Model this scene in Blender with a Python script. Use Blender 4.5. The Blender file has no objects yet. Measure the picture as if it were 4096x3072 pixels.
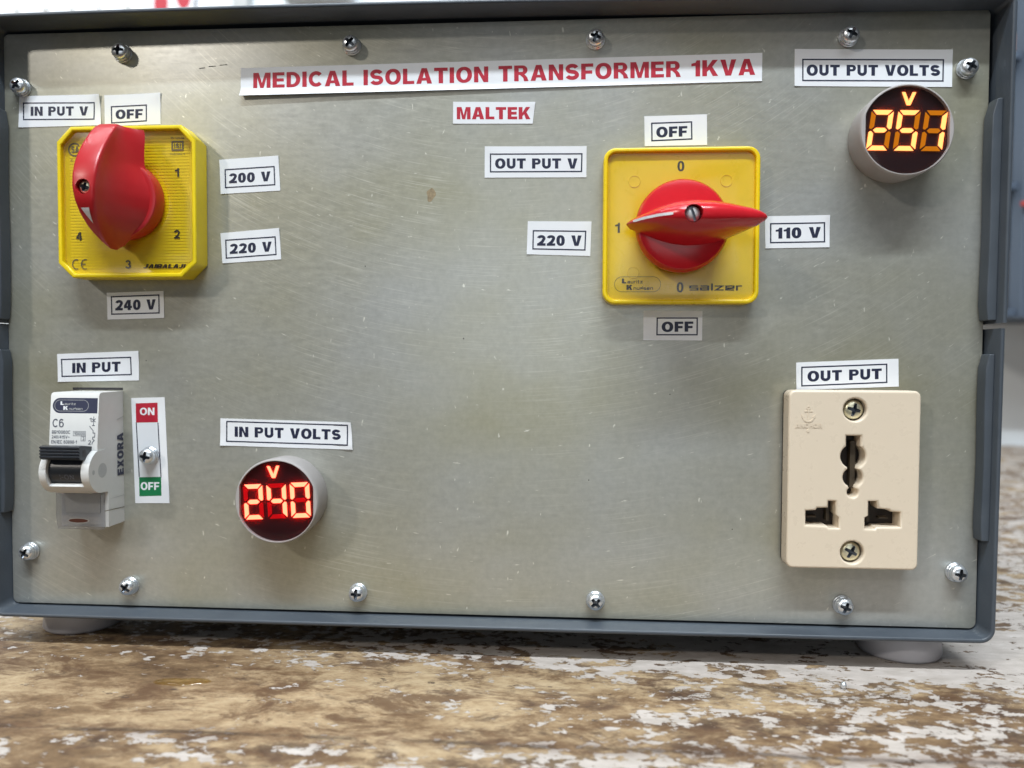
import bpy, bmesh, math, random
from mathutils import Vector, Matrix, geometry
random.seed(7)
S = bpy.context.scene
COL = S.collection
ZT = 100.8                      # height (mm) of the panel datum above the bench top

# ------------------------------------------------------------------ camera
cam = bpy.data.cameras.new("camera")
cam.sensor_width = 36.0
cam.lens = 26.84
cam.clip_start = 0.01
cam.clip_end = 50
cam_o = bpy.data.objects.new("camera", cam)
COL.objects.link(cam_o)
right = Vector((0.99761923, 0.06883553, 0.00418835))
down = Vector((0.00646367, -0.03286503, -0.9994389))
fwd = Vector((-0.06865925, 0.99708654, -0.03323172))
m3 = Matrix((right, -down, -fwd)).transposed()
cam_o.matrix_world = Matrix.Translation(Vector((11.247, -269.539, 4.265 + ZT)) * .001) @ m3.to_4x4()
cam.dof.use_dof = True
cam.dof.focus_distance = 0.262
cam.dof.aperture_fstop = 9.0
S.camera = cam_o

# ------------------------------------------------------------------ world and lamps
W = bpy.data.worlds.new("World")
S.world = W
W.use_nodes = True
nt = W.node_tree
bg = nt.nodes["Background"]
tc = nt.nodes.new("ShaderNodeTexCoord")
sx = nt.nodes.new("ShaderNodeSeparateXYZ")
mr = nt.nodes.new("ShaderNodeMapRange")
mr.inputs[1].default_value = -1
mr.inputs[2].default_value = 1
cr = nt.nodes.new("ShaderNodeValToRGB")
cr.color_ramp.elements[0].position = 0.0
cr.color_ramp.elements[0].color = (0.10, 0.08, 0.06, 1)
cr.color_ramp.elements[1].position = 1.0
cr.color_ramp.elements[1].color = (0.85, 0.92, 1.0, 1)
e = cr.color_ramp.elements.new(0.46); e.color = (0.20, 0.18, 0.15, 1)
e = cr.color_ramp.elements.new(0.56); e.color = (0.46, 0.48, 0.50, 1)
nt.links.new(tc.outputs["Generated"], sx.inputs[0])
nt.links.new(sx.outputs[2], mr.inputs[0])
nt.links.new(mr.outputs[0], cr.inputs[0])
nt.links.new(cr.outputs[0], bg.inputs[0])
bg.inputs[1].default_value = 0.17


def area(name, loc, target, sx_, sy_, power, color, shape='RECTANGLE'):
    l = bpy.data.lights.new(name, 'AREA')
    l.shape = shape
    l.size = sx_
    l.size_y = sy_
    l.energy = power
    l.color = color
    o = bpy.data.objects.new(name, l)
    COL.objects.link(o)
    o.location = loc
    d = Vector(target) - Vector(loc)
    o.rotation_euler = d.to_track_quat('-Z', 'Y').to_euler()
    return o


area("tube_lamp", (0.02, -0.72, 1.62), (0, 0, 0.1), 1.2, 0.05, 41, (0.86, 0.94, 1.0))
area("bulb_lamp", (-2.45, -2.55, 2.00), (0, 0, 0.1), 0.30, 0.30, 41.0, (1.0, 0.93, 0.84), 'DISK')
area("overhead_fill_lamp", (0.35, -1.30, 1.95), (0, 0, 0.1), 1.2, 0.7, 11.0, (0.90, 0.96, 1.0))  # added broad fill from above to lift the shadows, not a known fitting
area("front_fill_lamp", (0.05, -2.30, 0.30), (0, 0, 0.12), 1.2, 0.9, 5.0, (0.90, 0.96, 1.0))  # added soft fill behind the camera for panel sheen, no real window
area("wall_tube_lamp", (-0.45, 0.10, 1.30), (-0.45, 0.72, 0.5), 1.2, 0.05, 10, (0.90, 0.96, 1.0))
S.view_settings.view_transform = 'Standard'
S.view_settings.look = 'None'
S.view_settings.exposure = -0.06
S.view_settings.gamma = 1.0
S.view_settings.use_curve_mapping = False
S.cycles.use_denoising = True
S.cycles.max_bounces = 10
S.cycles.transparent_max_bounces = 12
S.cycles.caustics_reflective = False
S.cycles.caustics_refractive = False
S.cycles.sample_clamp_indirect = 4


# ------------------------------------------------------------------ materials
class NT:
    """small wrapper to write node trees"""
    def __init__(self, name):
        self.m = bpy.data.materials.new(name)
        self.m.use_nodes = True
        self.t = self.m.node_tree
        self.b = self.t.nodes["Principled BSDF"]
        self.out = self.t.nodes["Material Output"]
        self.co = None

    def n(self, kind, **kw):
        x = self.t.nodes.new("ShaderNode" + kind)
        for k, v in kw.items():
            setattr(x, k, v)
        return x

    def l(self, a, b):
        self.t.links.new(a, b)

    def coords(self, scale=(1, 1, 1), rot=(0, 0, 0), loc=(0, 0, 0)):
        if self.co is None:
            self.co = self.n("TexCoord").outputs["Object"]
        mp = self.n("Mapping")
        mp.inputs["Scale"].default_value = scale
        mp.inputs["Rotation"].default_value = rot
        mp.inputs["Location"].default_value = loc
        self.l(self.co, mp.inputs[0])
        return mp.outputs[0]

    def noise(self, vec, scale=1.0, detail=4.0, rough=0.55, dist=0.0):
        x = self.n("TexNoise")
        x.inputs["Scale"].default_value = scale
        x.inputs["Detail"].default_value = detail
        x.inputs["Roughness"].default_value = rough
        x.inputs["Distortion"].default_value = dist
        self.l(vec, x.inputs["Vector"])
        return x.outputs[0]

    def ramp(self, fac, stops):
        x = self.n("ValToRGB")
        r = x.color_ramp
        while len(r.elements) > 1:
            r.elements.remove(r.elements[-1])
        for i, (p, c) in enumerate(stops):
            el = r.elements[0] if i == 0 else r.elements.new(p)
            el.position = p
            el.color = (*c, 1) if isinstance(c, tuple) else (c, c, c, 1)
        self.l(fac, x.inputs[0])
        return x.outputs[0]

    def rng(self, v, a, b, c=0.0, d=1.0, smooth=False):
        x = self.n("MapRange")
        if smooth:
            x.interpolation_type = 'SMOOTHSTEP'
        for i, q in enumerate((a, b, c, d)):
            x.inputs[i + 1].default_value = q
        self.l(v, x.inputs[0])
        return x.outputs[0]

    def math(self, op, a, b=None):
        x = self.n("Math", operation=op)
        for i, q in enumerate((a, b)):
            if q is None:
                continue
            if isinstance(q, (int, float)):
                x.inputs[i].default_value = q
            else:
                self.l(q, x.inputs[i])
        return x.outputs[0]

    def mix(self, fac, a, b):
        x = self.n("Mix", data_type='RGBA')
        for i, q in ((0, fac), (6, a), (7, b)):
            if isinstance(q, (int, float)):
                x.inputs[i].default_value = q
            elif isinstance(q, tuple):
                x.inputs[i].default_value = (*q, 1)
            else:
                self.l(q, x.inputs[i])
        return x.outputs[2]

    def bump(self, h, strength, dist):
        x = self.n("Bump")
        x.inputs["Strength"].default_value = strength
        x.inputs["Distance"].default_value = dist
        self.l(h, x.inputs["Height"])
        self.l(x.outputs[0], self.b.inputs["Normal"])
        return x

    def set(self, **kw):
        names = dict(color="Base Color", rough="Roughness", metal="Metallic", spec="Specular IOR Level",
                     coat="Coat Weight", trans="Transmission Weight", ior="IOR", sss="Subsurface Weight",
                     coat_rough="Coat Roughness")
        for k, v in kw.items():
            i = self.b.inputs[names[k]]
            if isinstance(v, (int, float)):
                i.default_value = v
            elif isinstance(v, tuple):
                i.default_value = (*v, 1)
            else:
                self.l(v, i)
        return self


def plain(name, color, rough=0.4, metal=0.0, vary=0.06, scale=300.0, spec=0.5, bump=0.0):
    """moulded / printed material with a little wear in colour and gloss"""
    n = NT(name)
    v = n.coords()
    a = n.noise(v, scale, 5, 0.6)
    lo = tuple(c * (1 - vary) for c in color)
    hi = tuple(min(1, c * (1 + vary)) for c in color)
    n.set(color=n.ramp(a, [(0.3, lo), (0.7, hi)]), rough=n.rng(a, 0.3, 0.7, rough * 0.96, min(1, rough * 1.04)),
          metal=metal, spec=spec)
    if bump:
        n.bump(n.noise(v, scale * 6, 3, 0.6), bump, 0.0002)
    return n.m


def emit(name, color, strength):
    n = NT(name)
    em = n.n("Emission")
    em.inputs[0].default_value = (*color, 1)
    em.inputs[1].default_value = strength
    n.l(em.outputs[0], n.out.inputs[0])
    return n.m


def clear(name, tint, gloss, rough, haze=0.0, haze_col=(1, 1, 1), back=0.3):
    """thin clear plastic: see-through, a facing-dependent gloss and a little haze"""
    n = NT(name)
    tr = n.n("BsdfTransparent"); tr.inputs[0].default_value = (*tint, 1)
    gl = n.n("BsdfGlossy"); gl.inputs["Roughness"].default_value = rough
    lw = n.n("LayerWeight"); lw.inputs[0].default_value = 0.5
    p5 = n.math('POWER', lw.outputs[1], 5.0)          # symmetric for both faces of the sheet
    f = n.rng(p5, 0, 1, gloss, 0.8)
    base = tr.outputs[0]
    if haze:
        tl = n.n("BsdfTranslucent"); tl.inputs[0].default_value = (*haze_col, 1)
        df = n.n("BsdfDiffuse"); df.inputs[0].default_value = (*haze_col, 1)
        m1 = n.n("MixShader"); m1.inputs[0].default_value = back
        n.l(tl.outputs[0], m1.inputs[1]); n.l(df.outputs[0], m1.inputs[2])
        m0 = n.n("MixShader"); m0.inputs[0].default_value = haze
        n.l(tr.outputs[0], m0.inputs[1]); n.l(m1.outputs[0], m0.inputs[2])
        base = m0.outputs[0]
    mx = n.n("MixShader")
    n.l(f, mx.inputs[0]); n.l(base, mx.inputs[1]); n.l(gl.outputs[0], mx.inputs[2])
    n.l(mx.outputs[0], n.out.inputs[0])
    return n.m


def make_panel_metal():
    n = NT("zinc_sheet")
    big = n.noise(n.coords((13, 13, 17)), 1, 3, 0.5)
    mott = n.noise(n.coords((420, 420, 420)), 1, 5, 0.65)
    grain = n.noise(n.coords((150, 1, 700), (0, 0.06, 0)), 1, 4, 0.6)
    # hand-rubbed scuffs that run in wide arcs about a point above the panel
    sep = n.n("SeparateXYZ"); n.l(n.co, sep.inputs[0])
    dx = n.math('ADD', sep.outputs[0], 0.01)
    dz = n.math('SUBTRACT', 0.33, sep.outputs[2])
    r = n.math('SQRT', n.math('ADD', n.math('MULTIPLY', dx, dx), n.math('MULTIPLY', dz, dz)))
    an = n.math('ARCTAN2', dx, dz)

    def polar(kr, ka, off):
        c = n.n("CombineXYZ")
        n.l(n.math('MULTIPLY', r, kr), c.inputs[0])
        n.l(n.math('ADD', n.math('MULTIPLY', an, ka), off), c.inputs[1])
        return c.outputs[0]
    arc1 = n.noise(polar(2600, 9, 0), 1, 3, 0.55, 0.1)
    arc2 = n.noise(polar(900, 42, 5), 1, 3, 0.55, 0.2)
    patch = n.noise(n.coords((11, 11, 11), (0, 0, 0), (2, 0, 4)), 1, 3, 0.6)
    fl2 = n.noise(n.coords((560, 1, 250), (0, 0.30, 0), (3, 0, 1)), 1, 2, 0.5, 0.2)
    nick = n.math('MAXIMUM', n.rng(arc2, 0.69, 0.75), n.rng(fl2, 0.715, 0.77))
    line = n.math('MULTIPLY', n.rng(arc1, 0.55, 0.72), n.rng(patch, 0.42, 0.60))
    mark = n.math('MAXIMUM', n.math('MULTIPLY', nick, 0.85), n.math('MULTIPLY', line, 0.42))
    c = n.ramp(big, [(0.3, (0.40, 0.385, 0.280)), (0.48, (0.445, 0.442, 0.380)), (0.64, (0.462, 0.470, 0.445))])
    g = n.math('ADD', n.math('MULTIPLY', grain, 0.22), n.math('MULTIPLY', mott, 0.50))
    g = n.rng(g, 0.25, 0.50, 0.90, 1.09)
    mul = n.n("Mix", data_type='RGBA', blend_type='MULTIPLY')
    mul.inputs[0].default_value = 1
    n.l(c, mul.inputs[6])
    n.l(g, mul.inputs[7])
    col = n.mix(mark, mul.outputs[2], (0.84, 0.83, 0.74))
    n.set(color=col, metal=0.48, rough=n.rng(grain, 0.3, 0.7, 0.31, 0.40))
    h = n.math('ADD', n.math('MULTIPLY', grain, 0.4), n.math('MULTIPLY', mott, 0.7))
    n.bump(h, 0.16, 0.00010)
    return n.m


def make_case_paint():
    n = NT("grey_case_paint")
    v = n.coords()
    a = n.noise(v, 60, 4, 0.6)
    chip = n.noise(n.coords((420, 420, 260)), 1, 3, 0.6)
    c = n.ramp(a, [(0.3, (0.052, 0.064, 0.080)), (0.7, (0.066, 0.080, 0.098))])
    c = n.mix(n.rng(chip, 0.74, 0.78, 0, 0.7), c, (0.34, 0.36, 0.38))
    n.set(color=c, rough=n.rng(a, 0.3, 0.7, 0.34, 0.48))
    n.bump(n.noise(v, 900, 3, 0.6), 0.25, 0.0002)
    return n.m


def make_bench():
    n = NT("peeling_paint_on_wood")
    co = n.n("TexCoord").outputs["Object"]
    n.co = co
    sep = n.n("SeparateXYZ"); n.l(co, sep.inputs[0])
    X, Y = sep.outputs[0], sep.outputs[1]
    # bare timber: torn, rough-sawn fibre with dirt worked into it
    g0 = n.noise(n.coords((11, 24, 1), (0, 0, 0), (3, 8, 0)), 1, 4, 0.6)
    g1 = n.noise(n.coords((80, 150, 1)), 1, 9, 0.80, 0.3)
    g2 = n.noise(n.coords((300, 620, 1), (0, 0, 0.05)), 1, 5, 0.72, 0.3)
    st = n.noise(n.coords((32, 60, 1), (0, 0, 0), (4, 2, 0)), 1, 8, 0.76, 0.4)
    sp = n.noise(n.coords((110, 170, 1), (0, 0, 0), (9, 1, 0)), 1, 5, 0.62)
    gm = n.math('ADD', n.math('MULTIPLY', g1, 0.50), n.math('MULTIPLY', g0, 0.50))
    wood = n.ramp(gm, [(0.37, (0.10, 0.058, 0.030)), (0.45, (0.22, 0.140, 0.075)), (0.53, (0.42, 0.305, 0.180)), (0.64, (0.56, 0.435, 0.28))])
    wood = n.mix(n.rng(g2, 0.50, 0.70, 0, 0.45), wood, (0.25, 0.15, 0.075))
    wood = n.mix(n.rng(st, 0.50, 0.59, 0, 0.82), wood, (0.105, 0.054, 0.027))
    wood = n.mix(n.rng(sp, 0.645, 0.69, 0, 0.85), wood, (0.055, 0.034, 0.026))
    # old brown primer, seen where the white coat has flaked
    prim = n.ramp(n.noise(n.coords((120, 200, 1), (0, 0, 0), (2, 7, 0)), 1, 6, 0.70), [(0.35, (0.035, 0.020, 0.014)), (0.55, (0.085, 0.048, 0.032)), (0.72, (0.22, 0.13, 0.075))])
    white = n.ramp(n.noise(n.coords((90, 200, 1)), 1, 6, 0.65), [(0.3, (0.42, 0.37, 0.325)), (0.6, (0.56, 0.50, 0.455)), (0.8, (0.68, 0.64, 0.605))])
    # how much of each coat is left, by place on the bench
    right_ = n.rng(X, -0.12, 0.15, 0, 1, True)
    back = n.rng(Y, -0.022, 0.010, 0, 1, True)
    near = n.rng(Y, -0.058, -0.076, 0, 1, True)
    far = n.rng(Y, 0.0, 0.09, 0, 1, True)
    seam = n.math('MULTIPLY', n.rng(Y, -0.026, -0.010, 0, 1, True), n.rng(X, -0.19, -0.04, 0.5, 1, True))
    keep = n.math('MULTIPLY', right_, 0.080)
    for fac, k in ((back, 0.038), (near, 0.050), (seam, 0.050), (far, -0.075)):
        keep = n.math('ADD', keep, n.math('MULTIPLY', fac, k))
    p1 = n.noise(n.coords((44, 78, 1), (0, 0, 0.03), (1, 3, 0)), 1, 9, 0.74, 0.3)
    p2 = n.noise(n.coords((170, 270, 1), (0, 0, -0.04), (8, 5, 0)), 1, 6, 0.66, 0.3)
    pv = n.math('ADD', n.math('MULTIPLY', p1, 0.55), n.math('MULTIPLY', p2, 0.45))
    pv = n.math('ADD', pv, keep)
    paint = n.rng(pv, 0.590, 0.600)
    pr = n.rng(n.math('ADD', n.noise(n.coords((50, 90, 1), (0, 0, 0), (6, 6, 0)), 1, 8, 0.72, 0.4), n.math('MULTIPLY', keep, 1.1)), 0.57, 0.66)
    col = n.mix(n.math('MULTIPLY', pr, 0.72), wood, prim)
    col = n.mix(paint, col, white)
    # the joint between two boards near the front
    wob = n.math('MULTIPLY', n.math('SUBTRACT', n.noise(n.coords((18, 1, 1)), 1, 5, 0.65), 0.5), 0.006)
    dj = n.math('ABSOLUTE', n.math('ADD', n.math('ADD', Y, 0.0655), wob))
    joint = n.math('MULTIPLY', n.rng(dj, 0.0014, 0.0003), n.rng(p1, 0.46, 0.58))
    worn = n.math('MULTIPLY', n.rng(dj, 0.006, 0.0008), n.rng(p2, 0.40, 0.55))
    col = n.mix(n.math('MULTIPLY', worn, 0.55), col, (0.13, 0.068, 0.036))
    col = n.mix(n.math('MULTIPLY', joint, 0.6), col, (0.060, 0.038, 0.026))
    n.set(color=col, rough=n.rng(paint, 0, 1, 0.62, 0.50), spec=0.35)
    h = n.math('ADD', n.math('MULTIPLY', paint, 0.8), n.math('MULTIPLY', g2, 0.5))
    h = n.math('SUBTRACT', h, n.math('MULTIPLY', joint, 2.0))
    n.bump(h, 0.6, 0.0007)
    return n.m


M = {}
M['panel'] = make_panel_metal()
M['case'] = make_case_paint()
M['bench'] = make_bench()
M['paper'] = plain('white_vinyl', (0.80, 0.82, 0.85), 0.42, vary=0.015, scale=120)
M['navy'] = plain('navy_ink', (0.012, 0.016, 0.045), 0.45)
M['redink'] = plain('red_ink', (0.46, 0.012, 0.035), 0.45)
M['green'] = plain('green_ink', (0.006, 0.19, 0.065), 0.45)
M['red'] = plain('red_knob_plastic', (0.46, 0.015, 0.020), 0.34, vary=0.01)
M['red2'] = plain('red_glossy_knob_plastic', (0.58, 0.014, 0.024), 0.22, vary=0.03)
M['yellow'] = plain('yellow_plastic', (0.84, 0.64, 0.008), 0.33, vary=0.03)
M['yellow2'] = plain('deep_yellow_plastic', (0.86, 0.62, 0.006), 0.28, vary=0.03)
M['black'] = plain('black_print', (0.018, 0.014, 0.012), 0.5)
M['grey_print'] = plain('grey_print', (0.13, 0.11, 0.06), 0.5)
M['whitemark'] = plain('white_mark', (0.74, 0.72, 0.74), 0.4)
M['bezel'] = plain('grey_bezel_plastic', (0.40, 0.375, 0.365), 0.5, vary=0.03)
M['screen'] = plain('dark_display_back', (0.012, 0.005, 0.008), 0.3)
M['ivory'] = plain('ivory_plastic', (0.74, 0.63, 0.49), 0.28, vary=0.004)
M['cavity'] = plain('dark_cavity', (0.022, 0.015, 0.011), 0.6)
M['brass'] = plain('brass_contact', (0.045, 0.033, 0.02), 0.45)
M['breaker'] = plain('white_breaker_plastic', (0.66, 0.66, 0.645), 0.42, vary=0.02)
M['lever'] = plain('slate_lever_plastic', (0.022, 0.027, 0.036), 0.36)
M['slate_print'] = plain('slate_print', (0.040, 0.045, 0.085), 0.4)
M['grey_ink'] = plain('grey_ink', (0.10, 0.11, 0.14), 0.5)
M['shade_grey'] = plain('pale_grey_plastic', (0.45, 0.46, 0.46), 0.45)
M['foot'] = plain('white_rubber', (0.40, 0.40, 0.435), 0.45, vary=0.03)
M['clear'] = clear('clear_cover', (0.99, 0.98, 0.95), 0.035, 0.20, 0.012, (0.8, 0.75, 0.6))
M['clear2'] = clear('clear_label_holder', (0.90, 0.91, 0.93), 0.06, 0.08, 0.20, (0.66, 0.67, 0.70))
M['wall'] = plain('white_wall_paint', (0.72, 0.76, 0.79), 0.7, vary=0.03, scale=14)
M['paper2'] = plain('calendar_paper', (0.85, 0.87, 0.90), 0.6, vary=0.01)
M['rack'] = plain('blue_grey_rack_paint', (0.075, 0.10, 0.14), 0.5)
M['dark'] = plain('dark_box', (0.030, 0.028, 0.032), 0.6)
M['orange'] = plain('orange_plastic', (0.42, 0.12, 0.04), 0.5)
M['redwire'] = plain('red_cable', (0.55, 0.05, 0.03), 0.45)
M['stain'] = plain('brown_stain', (0.29, 0.225, 0.135), 0.5, vary=0.3, scale=900)
M['pencil'] = plain('pencil_mark', (0.13, 0.13, 0.115), 0.5)
M['hole'] = plain('red_brown_screw_hole', (0.10, 0.030, 0.022), 0.5)


def screw_metal(name, col, rough):
    n = NT(name)
    a = n.noise(n.coords(), 900, 3, 0.6)
    n.set(color=n.ramp(a, [(0.3, tuple(c * .9 for c in col)), (0.7, col)]), metal=0.85, rough=n.rng(a, 0.3, 0.7, rough * .8, rough * 1.3))
    n.bump(n.noise(n.coords(), 1400, 2, 0.5), 0.2, 0.0001)
    return n.m


M['screw'] = screw_metal('zinc_plated_steel', (0.80, 0.84, 0.88), 0.30)
M['bscrew'] = screw_metal('yellow_plated_steel', (0.80, 0.76, 0.56), 0.32)
M['recess'] = screw_metal('screw_recess', (0.16, 0.18, 0.21), 0.35)
M['amber_on'] = emit('amber_lit_segment', (1.0, 0.31, 0.09), 3.6)
M['amber_off'] = emit('amber_dim_segment', (0.85, 0.27, 0.012), 0.78)
M['redled_on'] = emit('red_lit_segment', (1.0, 0.155, 0.08), 6.5)
M['redled_off'] = emit('red_dim_segment', (1.0, 0.010, 0.016), 0.62)
M['amber_lens'] = clear('amber_meter_lens', (0.95, 0.93, 0.93), 0.012, 0.06, 0.08, (0.9, 0.22, 0.03), 0.0)
M['red_lens'] = clear('red_meter_lens', (0.97, 0.92, 0.92), 0.012, 0.06, 0.17, (0.95, 0.03, 0.03), 0.0)


# ------------------------------------------------------------------ mesh helpers (millimetres; x right, y away, z up)
class MB:
    def __init__(self):
        self.v, self.f, self.mi, self.mats = [], [], [], []

    def m(self, mat):
        if mat not in self.mats:
            self.mats.append(mat)
        return self.mats.index(mat)

    def add(self, verts, faces, mat):
        k = len(self.v)
        self.v += [tuple(p) for p in verts]
        i = self.m(mat)
        for f in faces:
            self.f.append(tuple(k + q for q in f))
            self.mi.append(i)

    def flat(self, loops, y, mat, fn=None):
        """filled outline facing the camera (-y); later loops are holes; fn maps (x, z) -> (x, y, z)"""
        pts = [p for lp in loops for p in lp]
        tris = geometry.tessellate_polygon([[Vector((p[0], p[1], 0)) for p in lp] for lp in loops])
        vs = [fn(p[0], p[1]) if fn else (p[0], y, p[1]) for p in pts]
        out = []
        for a, b, c in tris:
            ax, az = pts[a]; bx, bz = pts[b]; cx, cz = pts[c]
            s = (bx - ax) * (cz - az) - (bz - az) * (cx - ax)
            if abs(s) < 1e-12:
                continue
            out.append((a, b, c) if s > 0 else (a, c, b))
        self.add(vs, out, mat)

    def box(self, x0, x1, y0, y1, z0, z1, mat):
        v = [(x, y, z) for x in (x0, x1) for y in (y0, y1) for z in (z0, z1)]
        f = [(0, 1, 3, 2), (4, 6, 7, 5), (0, 4, 5, 1), (2, 3, 7, 6), (0, 2, 6, 4), (1, 5, 7, 3)]
        self.add(v, f, mat)

    def hexa(self, front, back, mat):
        """block from two quads of 3-D points given in the same turning order"""
        v = list(front) + list(back)
        f = [(0, 1, 2, 3), (7, 6, 5, 4)] + [(i, 4 + i, 4 + (i + 1) % 4, (i + 1) % 4) for i in range(4)]
        self.add(v, f, mat)

    def prism(self, loop, y0, y1, mat):
        """closed x-z outline from y0 (front) to y1 (back)"""
        n = len(loop)
        v = [(x, y0, z) for x, z in loop] + [(x, y1, z) for x, z in loop]
        f = [(i, (i + 1) % n, n + (i + 1) % n, n + i) for i in range(n)]
        f += [tuple(range(n - 1, -1, -1)), tuple(range(n, 2 * n))]
        self.add(v, f, mat)

    def xprism(self, loop, x0, x1, mat):
        """closed y-z outline from x0 to x1"""
        n = len(loop)
        v = [(x0, y, z) for y, z in loop] + [(x1, y, z) for y, z in loop]
        f = [(i, (i + 1) % n, n + (i + 1) % n, n + i) for i in range(n)]
        f += [tuple(range(n - 1, -1, -1)), tuple(range(n, 2 * n))]
        self.add(v, f, mat)

    def lathe(self, prof, c, mat, n=48, axis='y', cap0=True, cap1=True):
        """prof: (radius, along-axis) pairs"""
        v, f = [], []
        for r, a in prof:
            for i in range(n):
                t = 2 * math.pi * i / n
                u, w = r * math.cos(t), r * math.sin(t)
                v.append((c[0] + u, c[1] + a, c[2] + w) if axis == 'y' else (c[0] + u, c[1] + w, c[2] + a))
        for j in range(len(prof) - 1):
            for i in range(n):
                f.append((j * n + i, j * n + (i + 1) % n, (j + 1) * n + (i + 1) % n, (j + 1) * n + i))
        if cap0:
            f.append(tuple(range(n)))
        if cap1:
            f.append(tuple((len(prof) - 1) * n + i for i in range(n)))
        self.add(v, f, mat)

    def tube(self, pts, r, mat, n=8):
        pts = [Vector(p) for p in pts]
        v, f = [], []
        for k, p in enumerate(pts):
            d = (pts[min(k + 1, len(pts) - 1)] - pts[max(k - 1, 0)]).normalized()
            a = d.cross(Vector((0, 0, 1)) if abs(d.z) < .9 else Vector((1, 0, 0))).normalized()
            b = d.cross(a)
            for i in range(n):
                t = 2 * math.pi * i / n
                v.append(p + a * r * math.cos(t) + b * r * math.sin(t))
        for k in range(len(pts) - 1):
            for i in range(n):
                f.append((k * n + i, k * n + (i + 1) % n, (k + 1) * n + (i + 1) % n, (k + 1) * n + i))
        f += [tuple(range(n)), tuple((len(pts) - 1) * n + i for i in range(n))]
        self.add(v, f, mat)

    def plate(self, loops, y0, y1, bev, mat, res=3):
        """outline with holes, given thickness y0 (front) .. y1 and rounded edges on the outline and on every hole"""
        c = bpy.data.curves.new("outline", 'CURVE')
        c.dimensions = '2D'
        c.fill_mode = 'BOTH'
        for lp in loops:
            s = c.splines.new('POLY')
            s.points.add(len(lp) - 1)
            for p, (x, z) in zip(s.points, lp):
                p.co = (x, z, 0, 1)
            s.use_cyclic_u = True
        c.bevel_depth = bev
        c.bevel_resolution = res
        c.offset = -bev
        c.extrude = max(0.0, (y1 - y0) / 2 - bev)
        o = bpy.data.objects.new("outline", c)
        COL.objects.link(o)
        dg = bpy.context.evaluated_depsgraph_get()
        me = bpy.data.meshes.new_from_object(o.evaluated_get(dg))
        ym = (y0 + y1) / 2
        # curve space (x, y, z) -> (x, -z, y)
        self.add([(p.co.x, ym - p.co.z, p.co.y) for p in me.vertices], [tuple(p.vertices) for p in me.polygons], mat)
        bpy.data.objects.remove(o)
        bpy.data.curves.remove(c)
        bpy.data.meshes.remove(me)

    def mesh(self, name, local=False, smooth=35, weld=True):
        me = bpy.data.meshes.new(name)
        dz = 0 if local else ZT
        me.from_pydata([(x * .001, y * .001, (z + dz) * .001) for x, y, z in self.v], [], self.f)
        for k in self.mats:
            me.materials.append(M[k])
        me.polygons.foreach_set('material_index', self.mi)
        bm = bmesh.new()
        bm.from_mesh(me)
        if weld:
            bmesh.ops.remove_doubles(bm, verts=bm.verts, dist=2e-7)
        bm.to_mesh(me)
        bm.free()
        me.polygons.foreach_set('use_smooth', [True] * len(me.polygons))
        me.set_sharp_from_angle(angle=math.radians(smooth))
        me.update()
        return me

    def build(self, name, parent=None, label=None, smooth=35, bevel=0, recalc=True, weighted=False):
        me = self.mesh(name, smooth=smooth)
        if recalc:
            bm = bmesh.new(); bm.from_mesh(me)
            bmesh.ops.recalc_face_normals(bm, faces=bm.faces)
            bm.to_mesh(me); bm.free()
        o = bpy.data.objects.new(name, me)
        COL.objects.link(o)
        put(o, parent)
        if label:
            o['label'] = label
        if weighted:
            w = o.modifiers.new('normals', 'WEIGHTED_NORMAL')
            w.keep_sharp = True
            w.weight = 80
        if bevel:
            b = o.modifiers.new('edge', 'BEVEL')
            b.width = bevel * .001
            b.segments = 2
            b.limit_method = 'ANGLE'
            b.angle_limit = math.radians(40)
            b.harden_normals = True
        return o


LOCS = {}


def put(o, parent):
    """parent without moving (all parents are unrotated, so only their place matters)"""
    if parent is None:
        LOCS[o.name] = Vector((0, 0, 0)) + o.location
        return
    o.parent = parent
    o.matrix_parent_inverse = Matrix.Translation(-LOCS[parent.name])
    LOCS[o.name] = Vector(o.location)


def thing(o, label, cat, group=None):
    o['label'] = label
    o['category'] = cat
    if group:
        o['group'] = group
    return o


def empty(name, loc):
    o = bpy.data.objects.new(name, None)
    o.empty_display_size = 0.02
    o.location = loc
    COL.objects.link(o)
    LOCS[o.name] = Vector(loc)
    return o


def rrect(x0, x1, z0, z1, r, n=6):
    out = []
    for cx, cz, a in ((x1 - r, z1 - r, 0), (x0 + r, z1 - r, 90), (x0 + r, z0 + r, 180), (x1 - r, z0 + r, 270)):
        for i in range(n + 1):
            t = math.radians(a + 90 * i / n)
            out.append((cx + r * math.cos(t), cz + r * math.sin(t)))
    return out


def circ(cx, cz, rx, rz=None, n=40, p=2.0):
    rz = rz or rx
    out = []
    for i in range(n):
        t = 2 * math.pi * i / n
        c, s = math.cos(t), math.sin(t)
        out.append((cx + rx * math.copysign(abs(c) ** (2 / p), c), cz + rz * math.copysign(abs(s) ** (2 / p), s)))
    return out


def arc(cx, cy, rx, ry, a0, a1, n=14):
    return [(cx + rx * math.cos(math.radians(a0 + (a1 - a0) * i / n)), cy + ry * math.sin(math.radians(a0 + (a1 - a0) * i / n))) for i in range(n + 1)]


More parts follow.
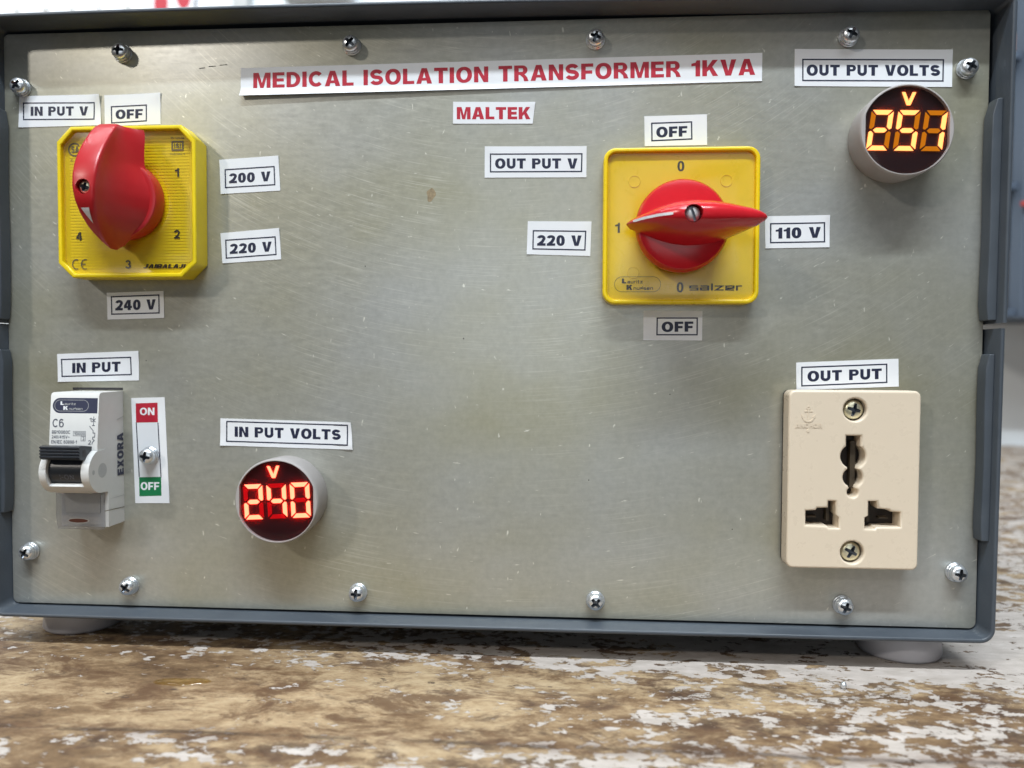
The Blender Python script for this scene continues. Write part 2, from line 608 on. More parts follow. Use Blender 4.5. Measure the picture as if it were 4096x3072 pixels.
def stroke(pts, t, closed=False):
    """outline loop of a mitred thick polyline"""
    P = [Vector(p) for p in pts]
    L, R = [], []
    n = len(P)
    for i in range(n):
        if closed:
            a, b = P[i - 1], P[(i + 1) % n]
            d0, d1 = (P[i] - a).normalized(), (b - P[i]).normalized()
        else:
            d0 = (P[i] - P[i - 1]).normalized() if i else (P[1] - P[0]).normalized()
            d1 = (P[i + 1] - P[i]).normalized() if i < n - 1 else d0
        n0, n1 = Vector((-d0.y, d0.x)), Vector((-d1.y, d1.x))
        mvec = (n0 + n1)
        mvec = mvec / max(0.35, mvec.dot(n0)) if mvec.length > 1e-6 else n0
        L.append(tuple(P[i] + mvec * t / 2))
        R.append(tuple(P[i] - mvec * t / 2))
    if closed:
        return [L, R]
    return [L + R[::-1]]


# ------------------------------------------------------------------ lettering: own outlines, cap height 1
def glyph(ch, s=.25, h=.20):
    """-> width, parts; a part is a list of loops (the first filled, the rest holes)"""
    t = (s + h) / 2
    R = lambda x0, x1, y0, y1: [[(x0, y0), (x1, y0), (x1, y1), (x0, y1)]]
    if ch == ' ':
        return .36, []
    if ch == 'I':
        return s, [R(0, s, 0, 1)]
    if ch == 'L':
        w = .68; return w, [[[(0, 0), (w, 0), (w, h), (s, h), (s, 1), (0, 1)]]]
    if ch == 'T':
        w = .80; return w, [[[(w / 2 - s / 2, 0), (w / 2 + s / 2, 0), (w / 2 + s / 2, 1 - h), (w, 1 - h), (w, 1), (0, 1), (0, 1 - h), (w / 2 - s / 2, 1 - h)]]]
    if ch == 'E':
        w = .74; a = .5 - h / 2; b = .5 + h / 2
        return w, [[[(0, 0), (w, 0), (w, h), (s, h), (s, a), (w * .93, a), (w * .93, b), (s, b), (s, 1 - h), (w * .98, 1 - h), (w * .98, 1), (0, 1)]]]
    if ch == 'F':
        w = .70; a = .46 - h / 2; b = .46 + h / 2
        return w, [[[(0, 0), (s, 0), (s, a), (w * .92, a), (w * .92, b), (s, b), (s, 1 - h), (w, 1 - h), (w, 1), (0, 1)]]]
    if ch == 'H':
        w = .82; a = .5 - h / 2; b = .5 + h / 2
        return w, [[[(0, 0), (s, 0), (s, a), (w - s, a), (w - s, 0), (w, 0), (w, 1), (w - s, 1), (w - s, b), (s, b), (s, 1), (0, 1)]]]
    if ch == 'N':
        w = .84; return w, [[[(0, 0), (s * .95, 0), (s * .95, .60), (w - s * 1.02, 0), (w, 0), (w, 1), (w - s * .95, 1), (w - s * .95, .40), (s * 1.02, 1), (0, 1)]]]
    if ch == 'M':
        w = 1.06; q = s * .92
        return w, [[[(0, 0), (q, 0), (q, .70), (w / 2 - q * .42, 0), (w / 2 + q * .42, 0), (w - q, .70), (w - q, 0), (w, 0), (w, 1), (w - q * 1.35, 1), (w / 2, .34), (q * 1.35, 1), (0, 1)]]]
    if ch == 'V':
        w = .90; q = s * 1.08
        return w, [[[(w / 2 - q * .55, 0), (w / 2 + q * .55, 0), (w, 1), (w - q, 1), (w / 2, .30), (q, 1), (0, 1)]]]
    if ch == 'A':
        w = .94; q = s * 1.08; a, b = .20, .20 + h * .85
        xl = lambda y: q * .0 + (w / 2 - q * .55) * y            # outer left edge
        il = lambda y: q + (w / 2 - q) * (y / .70)               # inner left edge
        return w, [[[(0, 0), (q, 0), (il(a), a), (w - il(a), a), (w - q, 0), (w, 0), (w / 2 + q * .55, 1), (w / 2 - q * .55, 1)],
                    [(il(b), b), (w - il(b), b), (w / 2, .74)]]]
    if ch == 'K':
        w = .90; q = s * 1.15
        return w, [[[(0, 0), (s, 0), (s, .26), (s + .13, .40), (w - q, 0), (w, 0), (s + .30, .58), (w * .98, 1), (w * .98 - q, 1), (s, .54), (s, 1), (0, 1)]]]
    if ch == 'X':
        w = .90; q = s * 1.15; c = q * .5
        return w, [[[(0, 0), (q, 0), (w / 2, .36), (w - q, 0), (w, 0), (w / 2 + c, .5), (w, 1), (w - q, 1), (w / 2, .64), (q, 1), (0, 1), (w / 2 - c, .5)]]]
    if ch == 'O':
        w = .94; return w, [[circ(w / 2, .5, w / 2, .515, 40, 2.15), circ(w / 2, .5, w / 2 - s, .515 - h, 32, 2.1)]]
    if ch == '0':
        w = .74; return w, [[circ(w / 2, .5, w / 2, .51, 36, 2.3), circ(w / 2, .5, w / 2 - s, .51 - h, 30, 2.2)]]
    if ch == 'C':
        w = .86; return w, [stroke(arc(w * .53, .5, w * .53 - t / 2, .51 - t / 2, 42, 318, 26), t)]
    if ch == 'U':
        w = .82; return w, [stroke([(s / 2, 1)] + arc(w / 2, .36, w / 2 - s / 2, .37 - t / 2, 180, 360, 16) + [(w - s / 2, 1)], t)]
    if ch == 'J':
        w = .6; return w, [stroke(arc(w / 2 - .02, .3, w / 2 - s / 2, .31 - t / 2, 190, 360, 12) + [(w - s / 2 - .02, 1)], t)]
    if ch == 'S':
        w = .80; rx = w / 2 - t / 2; ry = (1.02 - t) / 4
        return w, [stroke(arc(w / 2, .5 + ry, rx * .93, ry, 18, 258, 18)[:-1] + arc(w / 2, .5 - ry, rx, ry, 80, -162, 18), t)]
    if ch == 'D':
        w = .84; o = [(0, 0)] + arc(w - .5, .5, .5, .5, -90, 90, 16) + [(0, 1)]
        i = [(s, h)] + arc(w - .5, .5, .5 - s, .5 - h, -90, 90, 14) + [(s, 1 - h)]
        return w, [[o, i]]
    if ch in 'PRB':
        w = .78; a = .40
        ro = (1 - a) / 2
        o = [(0, 0), (s, 0), (s, a)] + arc(w - ro, a + ro, ro, ro, -90, 90, 14) + [(0, 1)]
        hh = h * .92
        i = [(s, a + hh)] + arc(w - ro, a + ro, max(.04, ro - s), ro - hh, -90, 90, 10) + [(s, 1 - hh)]
        parts = [[o, i]]
        if ch == 'R':
            w = .84
            parts.append([[(w * .48 - s * .3, a + .02), (w * .48 + s * .7, a + .04), (w * .90, a * .62), (w, 0), (w - s, 0), (w - s * 1.15, a * .50)]])
        if ch == 'B':
            parts.append([[(s * .9, 0)] + arc(w - .28 + .03, .25, .28, .25, -90, 90, 12) + [(s * .9, .5)],
                          [(s * .9 + .001, h)] + arc(w - .28 + .03, .25, .28 - s * .8, max(.05, .25 - h), -90, 90, 10) + [(s * .9 + .001, .5 - h)]])
        return w, parts
    if ch == '1':
        w = .50; return w, [[[(w - s, 0), (w, 0), (w, 1), (w - s * .78, 1), (w - s * 1.0, .86), (0, .80), (0, .64), (w - s, .66)]]]
    if ch == '2':
        w = .74
        return w, [stroke(arc(w / 2, .70, w / 2 - t / 2, .31 - t / 2, 172, -28, 14) + [(w * .62, .38), (w * .20, .12)], t), R(0, w, 0, h)]
    if ch == '3':
        w = .74; ry = (1.02 - t) / 4
        return w, [stroke(arc(w / 2 - .02, .5 + ry, w / 2 - t / 2 - .03, ry, 165, -85, 14), t * .98), stroke(arc(w / 2 - .02, .5 - ry, w / 2 - t / 2, ry, 85, -165, 14), t * .98)]
    if ch == '4':
        w = .78; x = w - .12 - s
        return w, [[[(x, 0), (x + s, 0), (x + s, .20), (w, .20), (w, .20 + h), (x + s, .20 + h), (x + s, 1), (x - .04, 1), (0, .20 + h * 1.15), (0, .20), (x, .20)],
                    [(s * .95, .20 + h), (x, .20 + h), (x, .72)]]]
    if ch == '5':
        w = .74
        return w, [stroke([(w * .92, 1 - t / 2), (t * .75, 1 - t / 2), (t * .6, .56)] + arc(w / 2, .32, w / 2 - t / 2, .33 - t / 2, 130, -160, 16), t)]
    if ch in '69':
        w = .74
        p = [[circ(w / 2, .33, w / 2, .345, 32, 2.1), circ(w / 2, .33, w / 2 - s, .345 - h * .9, 26)], stroke([(s / 2, .33), (s / 2 + .01, .55)] + arc(w / 2, .66, w / 2 - s / 2, .35 - t / 2, 170, 35, 10), t * .98)]
        if ch == '9':
            p = [[[(w - x, 1 - y) for x, y in lp] for lp in part] for part in p]
        return w, p
    if ch == '8':
        w = .74
        return w, [[circ(w / 2, .73, w / 2 - .03, .285, 28), circ(w / 2, .73, w / 2 - s, .285 - h * .85, 22)], [circ(w / 2, .27, w / 2, .285, 28), circ(w / 2, .27, w / 2 - s, .285 - h * .85, 22)]]
    if ch == '/':
        return .45, [[[(0, 0), (s * .8, 0), (.45, 1), (.45 - s * .8, 1)]]]
    if ch == '-':
        return .42, [R(0, .42, .36, .36 + h)]
    if ch == '~':
        return .7, [stroke([(0, .42), (.18, .56), (.5, .40), (.7, .54)], h)]
    # small letters of the makers' marks: square-cut strokes, x-height .72
    T_ = {'a': (.72, [[(.05, .64), (.64, .64), (.64, .0)], [(.64, .08), (.08, .08), (.08, .36), (.60, .36)]]),
          's': (.72, [[(.68, .64), (.08, .64), (.08, .36), (.64, .36), (.64, .08), (.03, .08)]]),
          'l': (.20, [[(.10, 0), (.10, 1.0)]]),
          'z': (.70, [[(.02, .64), (.60, .64), (.10, .08), (.68, .08)]]),
          'e': (.72, [[(.68, .08), (.08, .08), (.08, .64), (.64, .64), (.64, .36), (.12, .36)]]),
          'r': (.46, [[(.08, 0), (.08, .64), (.46, .64)]]),
          'u': (.70, [[(.08, .72), (.08, .08), (.62, .08), (.62, .72)]]),
          'i': (.20, [[(.10, 0), (.10, .72)], [(.10, .84), (.10, 1.0)]]),
          't': (.46, [[(.16, 1.0), (.16, .08), (.46, .08)], [(.0, .64), (.44, .64)]]),
          'n': (.70, [[(.08, 0), (.08, .64), (.62, .64), (.62, 0)]]),
          'd': (.70, [[(.62, 1.0), (.62, .08), (.08, .08), (.08, .64), (.58, .64)]])}
    if ch in T_:
        w, ls = T_[ch]
        return w, [stroke(l, .155) for l in ls]
    return .5, [R(.05, .45, 0, .7)]


def text_parts(txt, s=.25, h=.20, gap=.10):
    x = 0
    parts = []
    for ch in txt:
        w, ps = glyph(ch, s, h)
        for k, part in enumerate(ps):
            parts.append((k, [[(x + px, py) for px, py in lp] for lp in part]))
        x += w + gap
    return x - gap, parts


def write(mb, txt, quad, mat, fn, s=.25, h=.20, gap=.10, lift=.012):
    """lettering stretched into the quad TL, TR, BR, BL (each (x, z)); fn(x, z, lift) -> 3-D point"""
    w, parts = text_parts(txt, s, h, gap)
    TL, TR, BR, BL = [Vector(q) for q in quad]
    for k, loops in parts:
        lp2 = []
        for lp in loops:
            o = []
            for px, py in lp:
                u, v = px / w, py
                p = (BL * (1 - u) + BR * u) * (1 - v) + (TL * (1 - u) + TR * u) * v
                o.append((p.x, p.y))
            lp2.append(o)
        mb.flat(lp2, 0, mat, lambda x, z, k=k: fn(x, z, lift * (1 + k)))


def rect_q(x0, x1, z0, z1):
    return [(x0, z1), (x1, z1), (x1, z0), (x0, z0)]


def on_y(y):
    return lambda x, z, l: (x, y - l, z)


# ================================================================== BENCH, WALL, BACKGROUND
b = MB()
b.box(-900, 900, -130, 716, -ZT - 38, -ZT, 'bench')
bench = b.build('workbench', bevel=1.5)
thing(bench, 'old wooden bench top with peeling white paint carrying the grey transformer box', 'workbench')

b = MB()
b.box(-1600, 1600, 722, 770, -ZT - 700, 1300, 'wall')
wall = b.build('wall')
wall['kind'] = 'structure'

# paper calendar on the wall, seen over the top edge of the case
cal = empty('wall_calendar', (-0.64, 0.721, 0.40))
thing(cal, 'white paper calendar with small print hanging on the wall behind the case', 'calendar')
b = MB(); b.box(-862, -468, 717.5, 721.6, 640.3, 652, 'dark'); b.build('top_strip', cal)
b = MB()
b.box(-860, -470, 719.2, 721.4, 250, 640, 'paper2')
for r in range(9):
    for c in range(8):
        x = -840 + c * 38 + random.uniform(-2, 2)
        z = 620 - r * 38
        write(b, str(1 + (r * 8 + c) % 3), rect_q(x, x + 8, z - 12, z), 'grey_print', on_y(719.0), .18, .16)
for x, z in ((-523, 470), (-523, 430), (-492, 478), (-492, 440)):
    b.flat([circ(x, z, 10, 16, 18)], 718.9, 'redink')
b.flat([[(-478, 640), (-474, 640), (-474, 250), (-478, 250)]], 718.9, 'slate_print')
b.build('printed_sheet', cal, recalc=False)

# grey trunking box on the wall
jb = empty('wall_box', (-0.30, 0.72, 0.55))
thing(jb, 'grey green service box fixed to the wall above the case', 'box')
b = MB(); b.box(-345, -262, 680, 721, 455, 560, 'shade_grey'); b.build('body', jb, bevel=3)
b = MB(); b.box(-338, -269, 676, 679.8, 462, 553, 'rack'); b.build('lid', jb, bevel=2)
b = MB()
b.box(-420, -400, 705, 721, 380, 900, 'shade_grey')
tr = b.build('cable_trunking', bevel=2)
thing(tr, 'pale upright cable trunking on the wall beside the service box', 'trunking')

# open steel rack hanging on the wall at the right
rack = empty('wall_rack', (0.62, 0.66, 0.15))
thing(rack, 'blue grey steel wall rack behind the right edge of the case', 'rack')
for x in (500, 800):
    b = MB(); b.box(x, x + 26, 590, 614, 50, 640, 'rack'); b.build('upright', rack, bevel=2)
for z in (52, 190, 330, 470):
    b = MB(); b.box(470, 830, 600, 720, z, z + 8, 'rack'); b.build('shelf', rack, bevel=1)
b = MB(); b.box(472, 828, 712, 719, 50, 640, 'rack'); b.build('back_sheet', rack)
for i, (x0, x1, z0, z1, lab, mat) in enumerate(((505, 640, 60.2, 128, 'flat dark carton on the lowest rack shelf', 'dark'), (520, 600, 198.2, 262, 'dark upright carton on the second rack shelf', 'dark'), (512, 560, 338.2, 372, 'small orange brown block on the third rack shelf', 'orange'), (575, 640, 338.2, 420, 'tall dark carton on the third rack shelf', 'dark'))):
    b = MB(); b.box(x0, x1, 610 + 3 * i, 700, z0, z1, mat)
    thing(b.build('carton', bevel=2), lab, 'carton', 'packages on the wall rack')
b = MB()
b.tube([(496, 586, 172), (515, 582, 168), (545, 583, 166), (590, 588, 172), (640, 600, 198.5)], 2.6, 'redwire')
thing(b.build('red_cable', smooth=60), 'thin red cable looped across the front of the wall rack', 'cable')

# ================================================================== THE TRANSFORMER
T0 = empty('isolation_transformer', (-0.02, 0.12, 0.0))
thing(T0, 'grey steel cased isolation transformer with yellow switches and lit voltmeters on the bench', 'transformer')

# ---- case: upper cover and lower tray (folded sheet), the side seam open between them
XL0, XL1 = -194.6, -193.9          # inner face, bottom and top
XR0, XR1 = 153.2, 154.6
ZB, ZTOP, TH = -88.4, 122.9, 1.5
SEAM_R, SEAM_L = (16.6, 15.0), (16.6, 14.9)


def wall_x(side, z):
    u = (z - ZB) / (ZTOP - ZB)
    return XL0 + (XL1 - XL0) * u if side < 0 else XR0 + (XR1 - XR0) * u


def front_y(x, top):
    """the front edge of the sheet is not quite square"""
    u = (x - XL0) / (XR0 - XL0)
    return -(11.0 - 1.6 * u) if top else -(9.4 - 1.0 * u)


def shell(top):
    """U-shaped folded sheet, drawn as a section (inner, outer) swept from the front edge back"""
    rad = 1.6 if top else 3.2
    sec = []
    if top:
        zi, z_end = ZTOP, 16.6
        crown = 0.9
        xi0, xi1 = XL1, XR1
        inner = [(wall_x(-1, z_end), z_end)]
        for i in range(7):
            t = math.radians(180 - 90 * i / 6); inner.append((xi0 + rad + rad * math.cos(t), zi - rad + rad * math.sin(t)))
        for i in range(1, 24):
            u = i / 24; x = xi0 + rad + (xi1 - xi0 - 2 * rad) * u
            inner.append((x, zi + crown * math.sin(math.pi * u) * (1 - u) * 1.5 - 1.6 * max(0, u - .55) / .45))
        zr = zi - 1.6
        for i in range(7):
            t = math.radians(90 - 90 * i / 6); inner.append((xi1 - rad + rad * math.cos(t), zr - rad + rad * math.sin(t)))
        inner.append((wall_x(1, z_end), z_end))
    else:
        zi, z_end = ZB, 14.9
        xi0, xi1 = XL0, XR0
        inner = [(wall_x(-1, z_end), z_end)]
        for i in range(7):
            t = math.radians(180 + 90 * i / 6); inner.append((xi0 + rad + rad * math.cos(t), zi + rad + rad * math.sin(t)))
        for i in range(1, 24):
            u = i / 24; inner.append((xi0 + rad + (xi1 - xi0 - 2 * rad) * u, zi - 0.25 * math.sin(math.pi * u)))
        for i in range(7):
            t = math.radians(270 + 90 * i / 6); inner.append((xi1 - rad + rad * math.cos(t), zi + rad + rad * math.sin(t)))
        inner.append((wall_x(1, z_end), z_end))
        inner[0] = (wall_x(-1, 16.3), 16.3)
    n = len(inner)
    outer = []
    for i, p in enumerate(inner):
        a = Vector(inner[max(0, i - 1)]); c = Vector(inner[min(n - 1, i + 1)])
        d = (c - a).normalized()
        nrm = Vector((-d.y, d.x))
        if not top:
            nrm = -nrm
        q = Vector(p) + nrm * TH
        outer.append((q.x, q.y))
    v, f = [], []
    r = .45
    # rings: inner back, inner front, front edge (rounded), outer front, outer back
    for i in range(n):
        (xi, zi_), (xo, zo) = inner[i], outer[i]
        yf = front_y(xi, top)
        mx, mz = (xi + xo) / 2, (zi_ + zo) / 2
        v += [(xi, 250, zi_), (xi, yf + r, zi_), (xi * .8 + xo * .2, yf + r * .25, zi_ * .8 + zo * .2), (mx, yf, mz), (xi * .2 + xo * .8, yf + r * .25, zi_ * .2 + zo * .8), (xo, yf + r, zo), (xo, 250, zo)]
    k = 7
    for i in range(n - 1):
        for j in range(k - 1):
            f.append((i * k + j, i * k + j + 1, (i + 1) * k + j + 1, (i + 1) * k + j))
        f.append((i * k + 6, i * k, (i + 1) * k, (i + 1) * k + 6))
    f.append(tuple(range(k)))
    f.append(tuple((n - 1) * k + j for j in range(k)))
    m = MB()
    m.add(v, f, 'case')
    return m


shell(True).build('upper_cover', T0, smooth=50)
shell(False).build('lower_tray', T0, smooth=50)
b = MB(); b.box(XL0 + .3, XR0 - .3, 246, 248, ZB + .3, ZTOP - 2, 'case'); b.build('back_panel', T0)


def flange(side, z0, z1, w, yf, chamf):
    """folded strip inside the side wall"""
    m = MB()
    n = 14
    v, f = [], []
    for i in range(n + 1):
        u = i / n
        z = z0 + (z1 - z0) * u
        k = w
        if i == n:
            k = w - chamf
        if i == 0:
            k = w - chamf * .4
        k += .25 * math.sin(9 * u + side) * .6
        x0 = wall_x(side, z) + side * .02
        x1 = x0 - side * k
        x2 = x0 - side * k * .86
        v += [(x0, -.35, z), (x1, -.35, z), (x1, yf * .55, z), (x2, yf, z), (x0, yf - .4, z)]
    for i in range(n):
        for j in range(5):
            f.append((i * 5 + j, i * 5 + (j + 1) % 5, i * 5 + 5 + (j + 1) % 5, i * 5 + 5 + j))
    f += [(0, 1, 2, 3, 4), tuple(n * 5 + j for j in range(5))]
    m.add(v, f, 'case')
    return m.build('side_flange', T0, bevel=.35)


flange(1, 17.6, 90.6, 3.4, -5.2, 1.4)
flange(1, -56.4, 6.4, 2.9, -5.0, 1.0)
flange(-1, 17.8, 94.0, 1.7, -5.2, 0.9)
flange(-1, -53.0, 6.8, 1.8, -5.0, 0.8)

# ---- feet
def foot(x, y):
    m = MB()
    zt, zb = ZB - TH - .05 - .25, -ZT
    m.lathe([(12.6, zt), (13.4, zt - 1), (14.2, zb + 1.4), (13.6, zb + .35), (12.4, zb)], (x, y, 0), 'foot', axis='z')
    m.build('foot', T0, smooth=60)


for x, y in ((132.6, 13.2), (-177.2, 16.4), (132.6, 226), (-177.2, 226)):
    foot(x, y)

# ---- front panel with its cut-outs marked by what is fitted in them
b = MB()
b.plate([rrect(-194.2, 152.6, -87.75, 121.9, 2.2)], 0.0, 1.4, 0.22, 'panel', 2)
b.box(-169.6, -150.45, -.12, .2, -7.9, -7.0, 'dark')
blob = [(-36.4 + (1.55 + .35 * math.sin(3 * t + 1)) * math.cos(t), 62.0 + (2.3 + .45 * math.sin(2 * t)) * math.sin(t)) for t in [2 * math.pi * i / 22 for i in range(22)]]
b.flat([blob], -.03, 'stain')
for x, z, w in ((-120.5, 108.0, 2.2), (-116.9, 108.55, 2.6), (-112.9, 108.95, 2.8)):
    b.flat([[(x, z - .12), (x + w, z + .02), (x + w, z + .32), (x, z + .14)]], -.03, 'pencil')
for x, z, r in ((-24.6, 11.3, .26), (48, -8, .2), (-60, 37, .22), (20, -38.5, .22), (-96, -42, .18), (-141.5, 3, .2), (70, -55, .2)):
    b.flat([circ(x, z, r, r * 1.3, 10)], -.03, 'pencil')
# long level brush scratches
for k in range(46):
    x = random.uniform(-110, 70); z = random.uniform(-60, 60); w = random.uniform(6, 26); a = random.gauss(-.10, .07)
    b.flat([[(x, z), (x + w, z + w * a - .035), (x + w * .98, z + w * a + .035)]], -.02, 'scratch') if False else None
b.build('front_panel', T0, 'brushed zinc front panel with olive tinge', recalc=False)

# ---- stickers
STK = [
    ('IN PUT V', [(-188.28, 99.42), (-157.66, 99.48), (-157.25, 88.39), (-188.83, 88.1)], [(-186.93, 97.11), (-159.52, 96.71), (-159.73, 90.38), (-187.05, 90.68)], [(-184.02, 95.53), (-162.11, 95.24), (-162.16, 91.94), (-184.07, 92.21)]),
    ('OFF', [(-155.96, 99.07), (-134.85, 99.63), (-134.98, 88.4), (-155.94, 87.99)], [(-153.57, 95.14), (-139.97, 95.54), (-140.05, 89.45), (-153.54, 88.92)], [(-151.77, 93.81), (-141.57, 93.95), (-141.61, 90.61), (-151.81, 90.46)]),
    ('200 V', [(-113.24, 75.37), (-91.47, 76.52), (-90.83, 64.1), (-112.79, 63.1)], [(-111.32, 71.96), (-92.82, 72.9), (-92.59, 66.0), (-111.21, 65.13)], [(-109.66, 70.38), (-94.38, 71.0), (-94.41, 67.52), (-109.69, 66.89)]),
    ('220 V', [(-113.03, 49.07), (-91.3, 50.8), (-90.65, 39.6), (-112.39, 38.24)], [(-111.31, 46.74), (-92.59, 47.85), (-92.3, 41.12), (-111.15, 39.86)], [(-109.59, 45.16), (-94.1, 45.98), (-94.12, 42.42), (-109.62, 41.59)]),
    ('240 V', [(-156.05, 27.74), (-134.54, 28.36), (-134.36, 18.57), (-155.84, 17.9)], [(-154.52, 26.47), (-136.08, 27.1), (-136.05, 20.15), (-154.44, 19.66)], [(-152.82, 24.99), (-137.52, 25.35), (-137.57, 21.63), (-152.87, 21.25)]),
    ('IN PUT', [(-175.37, 5.24), (-144.26, 6.53), (-144.18, -4.29), (-175.18, -5.03)], [(-173.95, 3.45), (-147.07, 4.39), (-146.87, -2.37), (-173.77, -3.22)], [(-169.63, 1.94), (-151.11, 2.58), (-151.16, -1.08), (-169.69, -1.74)]),
    ('IN PUT VOLTS', [(-113.61, -17.91), (-65.35, -18.91), (-64.61, -28.75), (-113.79, -27.81)], [(-111.45, -18.78), (-66.34, -19.74), (-66.37, -27.34), (-111.58, -26.46)], [(-108.32, -20.85), (-69.06, -21.56), (-69.08, -25.25), (-108.35, -24.58)]),
    ('OUT PUT V', [(-17.23, 78.67), (18.38, 78.26), (18.37, 67.53), (-17.26, 67.81)], [(-15.43, 76.2), (16.99, 75.86), (16.89, 69.31), (-15.41, 69.59)], [(-13.58, 74.46), (15.24, 74.07), (15.26, 70.56), (-13.56, 70.92)]),
    ('MALTEK', [(-28.44, 94.38), (0.46, 93.78), (-0.48, 86.31), (-28.49, 86.78)], None, [(-27.15, 92.53), (-1.25, 92.06), (-1.23, 87.84), (-27.14, 88.29)]),
    ('OFF', [(38.14, 88.18), (59.47, 88.5), (59.71, 78.05), (38.4, 77.99)], [(40.49, 85.97), (54.51, 86.22), (54.69, 79.96), (40.66, 79.53)], [(42.29, 84.43), (52.86, 84.63), (52.9, 81.07), (42.33, 80.86)]),
    ('220 V', [(-1.98, 52.48), (20.29, 52.19), (19.94, 40.22), (-2.31, 40.94)], [(-0.24, 49.37), (18.5, 49.02), (18.27, 42.09), (-0.37, 42.58)], [(1.32, 47.6), (16.86, 47.38), (16.88, 43.75), (1.34, 43.95)]),
    ('110 V', [(79.55, 53.49), (101.26, 53.73), (101.34, 42.82), (79.87, 42.51)], [(81.29, 51.15), (99.72, 51.33), (99.89, 44.44), (81.39, 44.24)], [(83.23, 49.52), (98.32, 49.73), (98.39, 46.07), (83.29, 45.84)]),
    ('OFF', [(38.52, 21.14), (58.8, 21.08), (58.81, 10.83), (38.57, 10.89)], [(43.08, 18.83), (57.26, 18.83), (57.28, 12.59), (43.03, 12.56)], [(44.84, 17.29), (55.7, 17.41), (55.74, 13.9), (44.88, 13.77)]),
    ('OUT PUT VOLTS', [(88.62, 109.95), (140.52, 108.56), (140.54, 96.15), (88.78, 97.5)], [(91.16, 106.61), (137.78, 105.43), (137.77, 97.96), (91.28, 99.09)], [(92.68, 104.58), (136.5, 103.52), (136.58, 99.92), (92.74, 100.93)]),
    ('OUT PUT', [(90.82, 3.33), (124.94, 4.78), (125.27, -4.73), (91.12, -6.2)], [(92.55, 1.89), (121.34, 3.11), (121.47, -3.53), (92.66, -4.95)], [(94.7, 0.37), (119.49, 1.44), (119.56, -2.17), (94.76, -3.26)]),
    ('MEDICAL ISOLATION TRANSFORMER 1KVA', [(-105.04, 107.73), (77.88, 108.92), (77.86, 99.4), (-105.12, 97.59)], None, [(-100.45, 105.89), (75.47, 106.99), (75.55, 101.54), (-100.49, 100.5)]),
]
# lift of each sticker's corners TL TR BR BL and of its lower edge (mm): hand-stuck vinyl
CURL = [(.1, .8, .3, .1, .0), (.1, .3, 0, 0, 0), (.0, .2, .0, .1, .0), (.2, .3, .0, .1, 0), (.1, .1, .1, .1, 0), (.1, .2, .1, .2, 0), (.1, .6, .5, .5, 0), (.3, .2, .05, .05, 0), (.1, .3, .1, .1, 0), (.1, .1, 0, 0, 0), (.1, .2, .1, .3, 0), (.1, .5, .1, .1, 0), (.1, .1, .1, .1, 0), (.1, .2, .1, .2, 0), (.1, .1, 0, 0, 0), (.1, .1, .1, .1, .55)]
SLAB = ['white sticker reading IN PUT V', 'white sticker reading OFF above the switch with four numbered positions', 'white sticker reading 200 V', 'white sticker reading 220 V right of the eight sided switch', 'white sticker reading 240 V', 'white sticker reading IN PUT above the breaker', 'white sticker reading IN PUT VOLTS over the red meter', 'white sticker reading OUT PUT V', 'white sticker with six red capitals below the title', 'white sticker reading OFF above the square switch', 'white sticker reading 220 V left of the square switch', 'white sticker reading 110 V', 'white sticker reading OFF below the square switch', 'white sticker reading OUT PUT VOLTS over the amber meter', 'white sticker reading OUT PUT above the socket', 'long white title sticker in red capitals']


def sticker_surface(quad, curl):
    TL, TR, BR, BL = [Vector(q) for q in quad]
    ex = ((TR - TL) + (BR - BL)) / 2
    ez = ((TL - BL) + (TR - BR)) / 2
    o = (TL + TR + BR + BL) / 4
    a, c, d, e_, low = curl

    def fn(x, z, l):
        p = Vector((x, z)) - o
        u = p.dot(ex) / ex.length_squared + .5
        v = p.dot(ez) / ez.length_squared + .5
        q = lambda uu, vv: max(0, 1 - math.hypot((1 - uu) * ex.length / 6, (1 - vv) * ez.length / 6)) ** 2
        y = a * q(1 - u, v) + c * q(u, v) + d * q(u, 1 - v) + e_ * q(1 - u, 1 - v)
        y += low * max(0, 1 - v / .22) ** 2
        return (x, -.16 - y - l, z)
    return fn


